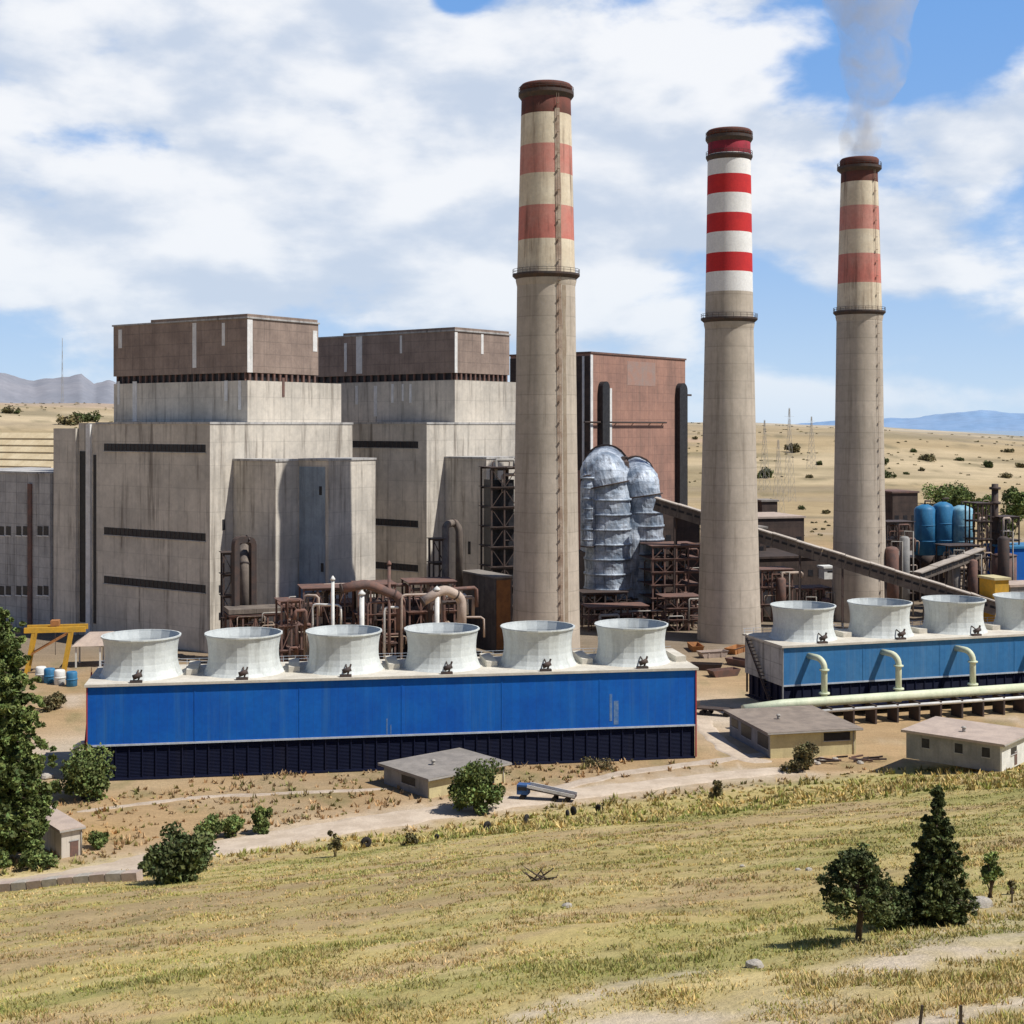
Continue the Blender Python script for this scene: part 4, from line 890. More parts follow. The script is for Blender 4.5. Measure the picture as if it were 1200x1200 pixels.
for px, r_, m_, top, lab in ((1084, 12.5, 'bluesilo', 597, 'leftmost dark blue silo in the row'), (1105, 12, 'bluesilo', 594, 'middle dark blue silo in the row'), (1127, 14, 'cyansilo', 598, 'rightmost and lightest blue silo in the row')):
    Yd = 500; q = P(px, top, Yd); rr = r_ / F * Yd
    t = thing('silo', lab, 'silo', (q.x, q.y, 0), 0, 'blue silos'); zb = zpx(650, Yd)
    MB().lathe([(rr, zb), (rr, q.z), (rr * .8, q.z + .9), (rr * .3, q.z + 1.8)], 32).build('shell', M[m_], t)
    MB().lathe([(rr * .25, zb - 5), (rr, zb)], 24).build('hopper', M['steel'], t)
    for k in range(4): a = math.pi / 4 + k * math.pi / 2; MB().box(rr * .9 * math.cos(a) - .25, rr * .9 * math.cos(a) + .25, rr * .9 * math.sin(a) - .25, rr * .9 * math.sin(a) + .25, 0, zb + 1).build('leg', M['steel'], t)
    for zz in (.3, .65): z_ = zb + (q.z - zb) * zz; MB().lathe([(rr + .01, z_), (rr + .12, z_ + .05), (rr + .12, z_ + .25), (rr + .01, z_ + .3)], 32, cap=False).build('hoop', M[m_], t)
    MB().tube([(0, 0, q.z + 1.5), (0, 0, q.z + 3), (2, 0, q.z + 3)], .35, 8).build('filling_pipe', M['steel'], t)
q = P(1166, 567, 480); t = thing('flare_stack', 'thin black steel stack at the right with stepped collars', 'chimney', (q.x, q.y, 0))
MB().lathe([(1.6, 0), (1.5, q.z - 12), (1.15, q.z - 11), (1.1, q.z)], 20).build('shaft', M['steel'], t)
for k in range(5): z_ = q.z - 2 - k * 5; MB().lathe([(1.1, z_), (1.9, z_ + .1), (1.9, z_ + .9), (1.1, z_ + 1)], 20, cap=False).build('collar', M['steel'], t)
q = P(1177, 650, 455); t = thing('storage_tank', 'squat brown storage tank near the right edge', 'tank', (q.x, q.y, 0))
MB().lathe([(3.8, 0), (3.8, q.z), (0.3, q.z + .9)], 28).build('shell', M['rust'], t); MB().lathe([(3.82, q.z - .4), (4.0, q.z - .3), (4.0, q.z), (3.8, q.z)], 28, cap=False).build('rim', M['steel'], t)
# conveyors
def conveyor(label, p0, p1, hgt, wid, nsup, seg=8):
    a = P(*p0); b = P(*p1); t = thing('conveyor_gallery', label, 'conveyor', (a.x, a.y, 0), 0, 'covered coal conveyors')
    d = (b - a); n = Vector((-d.y, d.x, 0)).normalized()
    for k in range(seg):
        q0 = a + d * (k / seg); q1 = a + d * ((k + .985) / seg)
        MB().bar(q0 - Vector((0, 0, hgt / 2)), q1 - Vector((0, 0, hgt / 2)), wid, hgt).build('gallery', M['conveyor_wall'], t, world=True)
        j = Vector((0, 0, .25 + .12 * (k % 2)))
        MB().bar(q0 + j, q1 + j, wid + 1.0, .35).build('roof', M['conveyor_roof'], t, world=True)
    m = MB()
    for k in range(seg * 3):
        q = a + d * ((k + .5) / (seg * 3)) - n * (wid / 2 + .05) - Vector((0, 0, hgt * .4)); u = d.normalized() * .9
        m.bar(q - u, q + u, .12, .7)
    m.split('window', M['darkwin'], t, world=True)
    for k in range(nsup):
        q = a + d * ((k + .5) / nsup)
        if q.z - hgt < 3: continue
        for s_ in (-1, 1):
            e = n * (wid * .5 * s_); MB().bar((q.x + e.x * 1.6, q.y + e.y * 1.6, 0), (q.x + e.x * .8, q.y + e.y * .8, q.z - hgt), .5).build('trestle_leg', M['steel'], t, world=True)
        zc = (q.z - hgt) * .55; MB().bar((q.x + n.x * wid * .65, q.y + n.y * wid * .65, zc), (q.x - n.x * wid * .65, q.y - n.y * wid * .65, zc), .35).build('trestle_tie', M['steel'], t, world=True)
    return t
conveyor('longest covered conveyor sloping down to the right in front of the rightmost chimney', (768, 584, 445), (1168, 706, 420), 3.8, 4.2, 8, 14)
conveyor('short conveyor rising to the right below the blue silos', (1075, 672, 440), (1150, 644, 450), 2.2, 3.0, 3, 4)
for (a_, b_, Yd, tp, nz, lab) in ((1040, 1072, 470, 612, 5, 'dark process frame directly left of the blue silos'), (1112, 1150, 455, 640, 3, 'low dark frame below the lightest blue silo'), (1146, 1162, 470, 590, 6, 'narrow dark frame left of the thin black stack'), (1172, 1196, 476, 606, 4, 'dark frame right of the thin black stack'), (893, 930, 446, 668, 3, 'rusty frame under the conveyor right of the middle chimney'), (934, 975, 450, 690, 2, 'low rusty frame under the conveyor left of the rightmost chimney'), (690, 760, 425, 712, 2, 'long low rusty frame behind the sixth fan stack'), (780, 822, 425, 700, 3, 'rusty platform frame left of the middle chimney foot')):
    frame_tower('steel_scaffold', lab, a_, b_, Yd, tp, 8, 3, nz, 'rust' if Yd < 451 else 'steel', R(12), .4, group='process frames in the yard')
for k in range(9):
    px = [1045, 1060, 1118, 1140, 1176, 900, 915, 945, 968][k]; Yd = 447 + k % 3; q = P(px, [640, 628, 650, 655, 628, 690, 676, 705, 700][k], Yd)
    t = thing('process_vessel', ['dull brown upright vessel left of the blue silos', 'short grey upright vessel left of the blue silos', 'grey upright vessel under the lightest silo', 'brown vessel at the left foot of the thin black stack', 'dark vessel at the right of the thin black stack', 'grey vessel touching the right side of the middle chimney', 'rusty vessel under the top part of the long conveyor', 'pale vessel at mid length under the long conveyor', 'brown vessel left of the rightmost chimney foot'][k], 'vessel', (q.x, q.y, 0), 0, 'upright vessels in the yard')
    r_ = [2.2, 1.6, 2.0, 1.5, 1.8, 2.2, 1.6, 2.0, 1.7][k]; mm = M[['rust', 'greywall', 'roofgrey', 'rust', 'steel', 'greywall', 'rust', 'strip', 'rust'][k]]
    MB().lathe([(r_, 1.5), (r_, q.z - r_ * .5), (r_ * .7, q.z - r_ * .15), (.1, q.z)], 20).build('shell', mm, t); MB().lathe([(r_ * .9, 0), (r_ * .9, 1.5)], 16).build('skirt', M['steel'], t)
    MB().tube([(0, 0, q.z - .2), (0, 0, q.z + 1.5), (r_ + 1, -.5, q.z + 1.5), (r_ + 1, -.5, 2)], .22, 8).build('down_pipe', M['galv'], t)
# dark transfer house at conveyor head
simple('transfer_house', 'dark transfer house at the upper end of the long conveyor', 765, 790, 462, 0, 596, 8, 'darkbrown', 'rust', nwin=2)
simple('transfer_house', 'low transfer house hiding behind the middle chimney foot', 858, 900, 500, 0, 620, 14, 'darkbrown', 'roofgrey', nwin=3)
# yard odds and ends: orange and pink skips between the towers
for k, (px, py, m_, lab) in enumerate(((835, 770, 'pinkroof', 'pink open skip between the two cooling towers'), (862, 765, 'orange', 'rust orange skip beside the middle chimney foot'), (815, 762, 'orange', 'orange skip just right of the last fan stack'), (868, 780, 'rust', 'dark rusty skip next to the left end of the faded blue tower'), (828, 785, 'steel', 'dark low skip on the pale yard between the towers'), (848, 792, 'rust', 'small brown skip nearest the pale yard track'))):
    g = G(px, py); t = thing('skip', lab, 'skip', (g.x, g.y, gz(g.x, g.y)), R(20 + 37 * k), 'skips in the yard between the towers')
    lx, ly, hh = (3.2, 1.4, 1.7)
    vs = [(-lx, -ly, 0), (lx, -ly, 0), (lx, ly, 0), (-lx, ly, 0), (-lx - .9, -ly - .2, hh), (lx + .9, -ly - .2, hh), (lx + .9, ly + .2, hh), (-lx - .9, ly + .2, hh),
          (-lx - .7, -ly, hh), (lx + .7, -ly, hh), (lx + .7, ly, hh), (-lx - .7, ly, hh), (-lx, -ly + .15, .2), (lx, -ly + .15, .2), (lx, ly - .15, .2), (-lx, ly - .15, .2)]
    m = MB(); m.add(vs, [(3, 2, 1, 0), (0, 1, 5, 4), (1, 2, 6, 5), (2, 3, 7, 6), (3, 0, 4, 7), (4, 5, 9, 8), (5, 6, 10, 9), (6, 7, 11, 10), (7, 4, 8, 11), (8, 9, 13, 12), (9, 10, 14, 13), (10, 11, 15, 14), (11, 8, 12, 15), (12, 13, 14, 15)])
    m.build('tub', M[m_], t); MB().box(-lx - 1, lx + 1, -ly - .3, -ly - .18, hh - .2, hh).build('rim', M['steel'], t)
    for s_ in (-1, 1): MB().box(s_ * lx * .6 - .15, s_ * lx * .6 + .15, -ly - .25, -ly - .05, .1, hh - .2).build('rib', M[m_], t)
# yellow gantry and colourful bits at far left
g = G(68, 790); t = thing('gantry_crane', 'yellow gantry frame standing in the yard right of the tall tree', 'crane', (g.x, g.y, gz(g.x, g.y)), R(10))
s_ = g.y / F
W_ = 62 * s_; H_ = 52 * s_
for x in (-W_ / 2, W_ / 6):
    for y in (0, 5): MB().bar((x - 1.2, y, 0), (x + .8, y, H_), .7).build('leg', M['yellowpaint'], t)
for y in (0, 5): MB().bar((-W_ / 2 - 1.5, y, H_), (W_ / 2, y, H_), .8, 1.3).build('girder', M['yellowpaint'], t)
for y in (0, 5): MB().bar((-W_ / 2, y, H_ * .45), (W_ / 6, y, H_ * .9), .35).build('brace', M['orange'], t)
MB().box(-2, 0, 1, 4, H_ + .7, H_ + 2.1).build('trolley', M['orange'], t); MB().bar((-1, 2.5, H_ * .4), (-1, 2.5, H_), .12).build('hoist_cable', M['steel'], t)
for k, (px, py, m_, lab) in enumerate(((58, 800, 'bluesilo', 'blue drum in the yard under the yellow gantry'), (70, 802, 'whitepaint', 'white drum in the yard under the yellow gantry'), (84, 804, 'bluesilo', 'blue drum at the right foot of the yellow gantry'), (48, 798, 'whitepaint', 'white drum nearest the tall left tree'))):
    g = G(px, py); t = thing('drum', lab, 'drum', (g.x, g.y, gz(g.x, g.y)), 0, 'drums under the yellow gantry')
    MB().lathe([(1.2, 0), (1.3, .1), (1.3, 3.2), (1.1, 3.5)], 18).build('shell', M[m_], t); MB().lathe([(1.31, 1.5), (1.42, 1.6), (1.42, 1.8), (1.31, 1.9)], 18, cap=False).build('hoop', M[m_], t)
g = G(108, 790); t = thing('open_shelter', 'pinkish roofed open shelter behind the left end of the near tower', 'shelter', (g.x, g.y + 10, gz(g.x, g.y)), R(10))
vs = [(-8, 0, 5.5), (6, 0, 5.5), (6, 9, 5.5), (-8, 9, 5.5), (-4, 4.5, 8.6), (2, 4.5, 8.6)]
m = MB(); m.add(vs, [(0, 1, 5, 4), (1, 2, 5), (2, 3, 4, 5), (3, 0, 4), (3, 2, 1, 0)]); m.build('roof', M['pinkroof'], t)
for x in (-7, -1, 5):
    for y in (.8, 8.2): MB().box(x - .2, x + .2, y - .2, y + .2, 0, 5.5).build('post', M['whitepaint'], t)
# white pipe elbow at the tower's left end
g = G(88, 905); t = thing('pipe_elbow', 'white pipe elbow rising at the left end of the bright blue tower', 'pipe', (g.x, g.y, gz(g.x, g.y)))
MB().tube([(0, 0, -.2), (0, 0, 3.6), (.3, 0, 4.6), (1.2, 0, 5.1), (3.2, 1.5, 5.1)], .55, 14).build('pipe', M['whitepaint'], t); MB().lathe([(.85, .6), (.85, .9)], 16).build('flange', M['whitepaint'], t)
# ------------------------------------------------------------------ pylons and mast
def pylon(px, Yd, pytop, label, arms=True, name='pylon', wb=3.2):
    X_ = (px - 600) / F * Yd; z0 = gz(X_, Yd); zt = zpx(pytop, Yd); t = thing(name, label, 'pylon', (X_, Yd, z0), R(25), 'lattice pylons on the far slope' if arms else None)
    H = zt - z0; w = max(.08, Yd / 9000); m = MB(); n = 9
    def hw(z): return wb * max(0., 1 - z / H) ** 1.2 + .35
    cs = [(-1, -1), (1, -1), (1, 1), (-1, 1)]
    for a, b in cs:
        for k in range(n):
            za, zb = H * k / n, H * (k + 1) / n
            m.bar((a * hw(za), b * hw(za), za), (a * hw(zb), b * hw(zb), zb), w)
    for k in range(n):
        za, zb = H * k / n, H * (k + 1) / n
        for i in range(4):
            a, b = cs[i], cs[(i + 1) % 4]
            m.bar((a[0] * hw(za), a[1] * hw(za), za), (b[0] * hw(zb), b[1] * hw(zb), zb), w * .6)
            m.bar((b[0] * hw(za), b[1] * hw(za), za), (a[0] * hw(zb), a[1] * hw(zb), zb), w * .6)
    m.build('lattice', M['galv'], t)
    if arms:
        for zz, l in ((.68, 5.5), (.8, 6.5), (.91, 4.5)): MB().bar((-l, 0, H * zz), (l, 0, H * zz), w).build('crossarm', M['galv'], t)
pylon(925, 1050, 478, 'tallest lattice pylon between the two right chimneys')
pylon(896, 1150, 492, 'lattice pylon just right of the middle chimney')
pylon(951, 1350, 488, 'smallest lattice pylon left of the rightmost chimney')
pylon(912, 800, 515, 'nearest lattice pylon standing over the brown coal bunker')
pylon(73, 4300, 396, 'thin radio mast on the grey hills at far left', False, 'radio_mast', 5)
# ------------------------------------------------------------------ vegetation
def leaf_mesh(name, m, centres, n_each, spread, size, parent, shade=None, flat=1.0, aspect=1.6, seed=0):
    rg = np.random.default_rng(seed + 100); C_ = np.asarray(centres, float); N = len(C_) * n_each
    c0 = np.repeat(C_, n_each, 0); sp = np.repeat(np.broadcast_to(spread, len(C_)), n_each)
    dirs = rg.normal(size=(N, 3)); dirs /= np.linalg.norm(dirs, axis=1)[:, None]
    rr = rg.random(N) ** .45; p = c0 + dirs * (rr * sp)[:, None] * np.array([1, 1, flat])
    a = rg.normal(size=(N, 3)); a /= np.linalg.norm(a, axis=1)[:, None]
    b = np.cross(a, rg.normal(size=(N, 3))); b /= np.linalg.norm(b, axis=1)[:, None]
    s = size * rg.uniform(.6, 1.3, N)
    a *= (s * aspect / 2)[:, None]; b *= (s / 2)[:, None]
    v = np.stack([p - a, p + b, p + a, p - b], 1).reshape(-1, 3)
    me = bpy.data.meshes.new(name); fcs = np.arange(N * 4).reshape(-1, 4)
    me.from_pydata(v.tolist(), [], fcs.tolist()); me.materials.append(m)
    cl = np.repeat(rg.uniform(.55, 1.6, len(C_)), n_each) * rg.uniform(.6, 1.55, N)
    warm = rg.uniform(.9, 1.25, N)
    cc = np.stack([cl * warm, cl, cl * .9], 1); set_col(me, np.repeat(cc, 4, 0))
    o = bpy.data.objects.new(name, me); COL.objects.link(o); o.parent = parent; return o
def bush(name, label, x, y, w, h, m='leaf', seed=0, trunk=True, cat='bush', group=None, dens=1.0, leaf=.28, trunk_h=0.0):
    z = gz(x, y); t = thing(name, label, cat, (x, y, z), 0, group); rg = np.random.default_rng(seed)
    n = int(26 * dens); cs = []
    for i in range(n):
        d = rg.normal(size=3); d /= np.linalg.norm(d); rr = rg.uniform(.25, .95)
        cs.append((d[0] * w / 2 * rr, d[1] * w / 2 * rr, trunk_h + (h - trunk_h) * (.5 + .5 * d[2] * rr) * 1.0))
    leaf_mesh('crown', M[m], cs, int(120 * dens), np.maximum(rg.uniform(.08, .24, n) * w, .15), leaf, t, seed=seed)
    m_ = MB()
    for i in range(6):
        c_ = cs[i * n // 6]; m_.tube([(rg.normal() * .1, rg.normal() * .1, -.2), (c_[0] * .3, c_[1] * .3, c_[2] * .45), c_], [max(.05, w * .02), max(.04, w * .014), .02], 6)
    m_.build('trunk', M['bark'], t); return t
def bush_px(name, label, px, py, wpx, hpx, **k):
    g = G(px, py); s_ = g.y / F; return bush(name, label, g.x, g.y, wpx * s_, hpx * s_, **k)
def conifer(name, label, x, y, H, Rb, m='leafdark', seed=0, base=.06, dens=1.0, leaf=.16, power=.85, cat='conifer', irregular=.25, top_blunt=0, lean=0, group=None, whorls=None, spf=1.):
    z = gz(x, y); t = thing(name, label, cat, (x, y, z), 0, group); rg = np.random.default_rng(seed)
    MB().tube([(0, 0, -.3), (lean * .3, 0, H * .4), (lean, 0, H * .97)], [H * .022 + .05, H * .014 + .03, .02], 10).build('trunk', M['bark'], t)
    cs = []; sp = []; br = MB(); nw = whorls or int(H * 2.6)
    for k in range(nw):
        tt = base + (1 - base) * (k + rg.random() * .6) / nw
        prof = ((1 - tt) ** power) * (1 if tt > base + .1 else .75)
        if top_blunt: prof = min(1, (1 - tt) * 3.2) * (.72 + .28 * math.sin(tt * math.pi))
        nb = max(4, int(9 * prof + 3))
        for b_ in range(nb):
            a = rg.uniform(0, 2 * math.pi); L_ = Rb * prof * rg.uniform(1 - irregular * 1.6, 1 + irregular * .6)
            zz = tt * H; tip = np.array([math.cos(a) * L_, math.sin(a) * L_, zz - L_ * .12 + (L_ * .5 if top_blunt else 0)])
            if b_ % 2 == 0: br.tube([(0, 0, zz), tuple(tip)], [.05 + H * .002, .015], 4)
            for q in np.arange(.25, 1.01, .25 if L_ > Rb * .3 else .4):
                cs.append(np.array([0, 0, zz]) * (1 - q) + tip * q + rg.normal(size=3) * .06 * Rb); sp.append(max(.10, Rb * .15 * spf * rg.uniform(.6, 1.3) * (1.1 - q * .5) * max(prof, .25)))
    if len(br.v): br.build('branches', M['bark'], t)
    leaf_mesh('crown', M[m], cs, int(26 * dens), np.array(sp), leaf, t, flat=.8, seed=seed)
    return t
def con_px(name, label, px, py, hpx, wpx, **k):
    g = G(px, py); s_ = g.y / F; return conifer(name, label, g.x, g.y, hpx * s_, wpx * s_ / 2, **k)
# right foreground group
con_px('conifer_tree', 'tallest pointed dark conifer on the near slope at right', 1099, 1084, 160, 84, seed=1, dens=1.7, leaf=.13, power=.75, irregular=.16, base=.02, whorls=34, spf=1.5)
def pine(label, px, py, hpx, wpx, seed, th=.3, name='pine_tree'):
    g = G(px, py); s_ = g.y / F; H = hpx * s_; w = wpx * s_; t = thing(name, label, 'pine', (g.x, g.y, gz(g.x, g.y)))
    rg = np.random.default_rng(seed)
    MB().tube([(0, 0, -.2), (.05 * w, 0, H * .35), (-.03 * w, 0, H * .85)], [.16, .12, .04], 10).build('trunk', M['bark'], t)
    cs, sp = [], []; br = MB()
    for k in range(30):
        tt = th + (1 - th) * (k + .3) / 30; a = k * 2.4 + rg.random(); L_ = w / 2 * rg.uniform(.65, 1.12) * math.sin(min(1, (1 - tt) * 1.5 + .2) * math.pi / 2)
        tip = np.array([math.cos(a) * L_, math.sin(a) * L_, H * tt + L_ * .12 + .1]); br.tube([(0, 0, H * tt - .1), tuple(tip)], [.05, .02], 5)
        for q in (.45, .7, .9, 1.05):
            cs.append(np.array([0, 0, H * tt]) * (1 - q) + tip * q + rg.normal(size=3) * .12); sp.append(rg.uniform(.16, .46))
    br.build('branches', M['bark'], t)
    leaf_mesh('crown', M['leafdark'], cs, 75, np.array(sp), .11, t, flat=.8, seed=seed); return t
pine('bushy dark pine with bare trunk casting a shadow to the left', 1005, 1103, 102, 80, 5)
bush_px('juniper_bush', 'low dark juniper spreading between the pine and the pointed conifer', 1050, 1088, 74, 46, m='leafdark', seed=6, dens=1.5, leaf=.13)
bush_px('juniper_bush', 'dark juniper at the left foot of the pointed conifer', 1074, 1084, 36, 52, m='leafdark', seed=16, dens=1.2, leaf=.13)
bush_px('small_tree', 'small green tree alone to the right of the pointed conifer', 1161, 1052, 32, 58, m='leaf', seed=8, dens=.8, leaf=.12, trunk_h=.5, cat='tree')
# the tall tree at left and its neighbours
con_px('tall_conifer', 'tall green conifer filling the left edge of the picture', -2, 1015, 300, 128, m='leaf', seed=11, dens=1.5, leaf=.5, base=.08, power=.42, irregular=.34, cat='conifer', whorls=70)
con_px('conifer_tree', 'shorter conifer leaning against the tall left tree', 34, 1012, 130, 46, m='leaf', seed=12, dens=1.5, leaf=.34, base=.12, power=.6)
bush_px('leafy_bush', 'dark green bush at the left end of the bright blue tower', 98, 936, 72, 54, m='leaf', seed=13, dens=1.5, leaf=.4)
bush_px('leafy_bush', 'big dark bush beside the road left of centre', 212, 1032, 86, 54, m='leafdark', seed=14, dens=1.8, leaf=.36)
bush_px('leafy_bush', 'small dark bush touching the left side of the big roadside bush', 178, 1026, 30, 26, m='leafdark', seed=15, dens=1.0, leaf=.34)
bush_px('leafy_bush', 'small bright bush on the brown bank', 114, 994, 24, 26, seed=17, dens=.9, leaf=.3)
bush_px('leafy_bush', 'small bush directly behind the big roadside bush', 245, 984, 34, 28, seed=18, dens=.9, leaf=.3)
bush_px('leafy_bush', 'low bush in the middle of the row on the brown ground', 273, 980, 32, 28, seed=19, dens=.9, leaf=.3)
bush_px('leafy_bush', 'round upright bush at the right end of the row', 306, 977, 28, 38, seed=20, dens=1.1, leaf=.3)
bush_px('round_tree', 'round green tree in front of the low cream hut', 557, 951, 66, 62, seed=21, dens=2.0, leaf=.34, cat='tree')
bush_px('olive_bush', 'grey green bush in front of the yellow hut', 941, 903, 36, 36, m='leafdry', seed=22, dens=1.1, leaf=.3)
bush_px('dry_shrub', 'thin dry shrub standing at the road edge right of the big bush', 393, 1004, 18, 34, m='leafdry', seed=23, dens=.5, leaf=.26)
bush_px('dry_shrub', 'low dry shrub on the road edge left of the black stones', 483, 990, 20, 14, m='leafdry', seed=24, dens=.5, leaf=.24)
bush_px('dry_shrub', 'dry brown shrub on the slope edge below the yellow hut', 838, 938, 18, 24, m='leafdry', seed=25, dens=.6, leaf=.24)
bush_px('dry_shrub', 'brown shrub by the end of the pale road', 925, 905, 20, 16, m='leafdry', seed=26, dens=.6, leaf=.24)
bush_px('dry_shrub', 'straggly brown weed right of the small green tree', 1186, 1048, 10, 20, m='leafdry', seed=27, dens=.3, leaf=.1)
bush_px('dry_shrub', 'green grey weed growing beside the drums near the tall tree', 60, 832, 34, 18, m='leafdry', seed=28, dens=.8, leaf=.4)
bush_px('leafy_bush', 'low green growth at the foot of the small pump house', 45, 1018, 40, 20, seed=29, dens=.8, leaf=.3)
bush_px('dry_shrub', 'mixed weed clump near the right corner of the bright blue tower', 700, 900, 50, 8, m='leafdry', seed=33, dens=.6, leaf=.25)
# shrubs on far fields
k = 0
places = [(960, 545), (948, 560), (1062, 556), (1080, 552), (1124, 540), (1089, 540), (1158, 548), (905, 590), (940, 597), (968, 602), (1042, 560), (1180, 560), (1105, 575), (1015, 580), (1190, 590), (1150, 600), (1140, 590), (12, 484), (20, 485), (84, 498), (100, 494), (815, 515), (1070, 530), (1180, 530), (1030, 545), (1197, 548), (895, 560), (930, 530)]
for px, py in places:
    g = G(px, py); rg_ = random.Random(k); w_ = rg_.choice([6, 8, 9, 11, 16, 22]) / F * g.y
    side = 'far left' if px < 200 else 'right'
    bush('field_shrub', f'dark shrub dotted on the {"tan field at far left" if px < 200 else "tan slope beyond the right chimneys"}', g.x, g.y, w_ * (1.5 if k % 3 else .9), w_ * .42, m='leafdry' if k % 2 else 'leafdark', seed=200 + k, dens=.6, leaf=w_ * .09, group='shrubs on the far left field' if px < 200 else 'shrubs on the far right slope'); k += 1
for i, (px, py, w_, h_) in enumerate([(1110, 592, 60, 20), (1150, 622, 40, 44), (1192, 618, 36, 50), (1128, 600, 30, 26), (1172, 640, 30, 40)]):
    bush_px('leafy_tree', ['wide low green tree behind the blue silos', 'green tree just left of the thin black stack', 'green tree at the right edge beyond the thin black stack', 'small tree peeking over the lightest silo', 'dark green tree right behind the thin black stack'][i], px, py, w_, h_, m='leaf', seed=60 + i, dens=1.3, leaf=1.1, cat='tree')
rg_ = np.random.default_rng(91); N_ = 2600; rr_ = 780 * (2300 / 780) ** rg_.random(N_); aa_ = R(1) * rg_.uniform(-24, 26, N_); xs_, ys_ = rr_ * np.sin(aa_), rr_ * np.cos(aa_)
kp = (fbm(xs_ / 2, ys_, 92, 4, 1 / 120.) > .05); xs_, ys_, rr_ = xs_[kp], ys_[kp], rr_[kp]
o = leaf_mesh('scrub', M['leafdry'], np.stack([xs_, ys_, height(xs_, ys_) + .2], 1), 14, rr_ / 900, 1.5, None, flat=.3, aspect=1.3, seed=93); props(o, 'thin dry scrub scattered over the far tan slopes', 'scrub', kind='stuff')
# black stones (tyres) along the road
for i, (px, py) in enumerate([(429, 993), (571, 973), (617, 966), (665, 958), (672, 955), (702, 952), (512, 983)]):
    g = G(px, py); s_ = [.85, .8, .9, .7, .8, .75, .4][i]
    t = thing('tyre', ['old black tyre at the road edge, leftmost of the row', 'second black tyre of the row from the left', 'black tyre at mid row directly below the chute cart', 'left tyre of the close pair at the road edge', 'right tyre of the close pair at the road edge', 'old black tyre at the right end of the row', 'smallest black tyre lying between the leftmost two'][i], 'tyre', (g.x, g.y, gz(g.x, g.y) + s_ * .8), R(20 + 25 * i), 'old tyres along the road edge')
    pr = [(s_ * .5 + s_ * .42 * math.cos(a), .28 * math.sin(a)) for a in np.linspace(0, 2 * math.pi, 10)]
    m = MB(); m.lathe(pr, 20, cap=False); m.v = [(a, c_, b) for a, b, c_ in m.v]
    m.build('tread', M['blackrubber'], t)
# pale stones
for i, (px, py, s_, lab) in enumerate([(665, 1063, .32, 'white stone on the slope right of the dead branch'), (885, 1134, .42, 'largest white stone on the grass left of the pine shadow'), (1150, 1062, .6, 'pale rock heap at the right foot of the pointed conifer'), (1135, 1068, .45, 'smaller pale rock touching the pointed conifer'), (948, 1020, .25, 'small pale stone on the slope left of the pine'), (870, 1016, .22, 'tiny pale stone in the middle of the right slope'), (55, 912, 1.2, 'pale boulder beside the bush at the left end of the blue tower'), (190, 1027, .8, 'white boulder in front of the big roadside bush'), (935, 1020, .2, 'smallest pale stone beside another on the slope')]):
    g = G(px, py); me_ = MB(); rg_ = np.random.default_rng(i); prof = [(s_ * .7, -.15), (s_ * 1.0, s_ * .2), (s_ * .85, s_ * .55), (s_ * .35, s_ * .78)]
    me_.lathe(prof, 9, smooth=False); me_.v = [(x * (1 + rg_.uniform(-.2, .2)), y * (1 + rg_.uniform(-.2, .2)), z) for x, y, z in me_.v]
    o = me_.build('stone', M['rock']); o.location = (g.x, g.y, g.z); props(o, lab, 'stone', 'pale stones')
# dead branch
g = G(632, 1032); t = thing('dead_branch', 'forked dead branch lying on the grass slope at centre', 'branch', (g.x, g.y, g.z))
m = MB(); rg_ = random.Random(5)
for k in range(11):
    a = Vector((rg_.uniform(-.6, .5), rg_.uniform(-.3, .3), rg_.uniform(0, .25))); b_ = a + Vector((rg_.uniform(-1, 1.1), rg_.uniform(-.4, .4), rg_.uniform(.1, .65))); c_ = b_ + Vector((rg_.uniform(-.4, .5), 0, rg_.uniform(-.2, .4)))
    m.tube([a, b_, c_], [.07, .045, .015], 5)
m.build('twigs', M['dead'], t)
# fence stakes at lower right
for px, py, h_, ln, lab in ((1075, 1222, 22, 6, 'short dark stake leaning at the bottom edge below the pine'), (1126, 1226, 38, 0, 'upright thin stake near the bottom right corner'), (1186, 1058, 18, 0, 'thin brown stake right of the small tree')):
    g = G(px, py); s_ = g.y / F; t = thing('fence_stake', lab, 'stake', (g.x, g.y, g.z), 0, 'thin stakes on the slope')
    MB().bar((0, 0, -.1), (ln * s_, 0, (py - 1178 if py > 1100 else h_) * s_), .07).build('stake', M['dead'], t); MB().box(-.05, .09, -.05, .05, h_ * s_ * .6, h_ * s_ * .6 + .1).build('wire_clip', M['steel'], t)
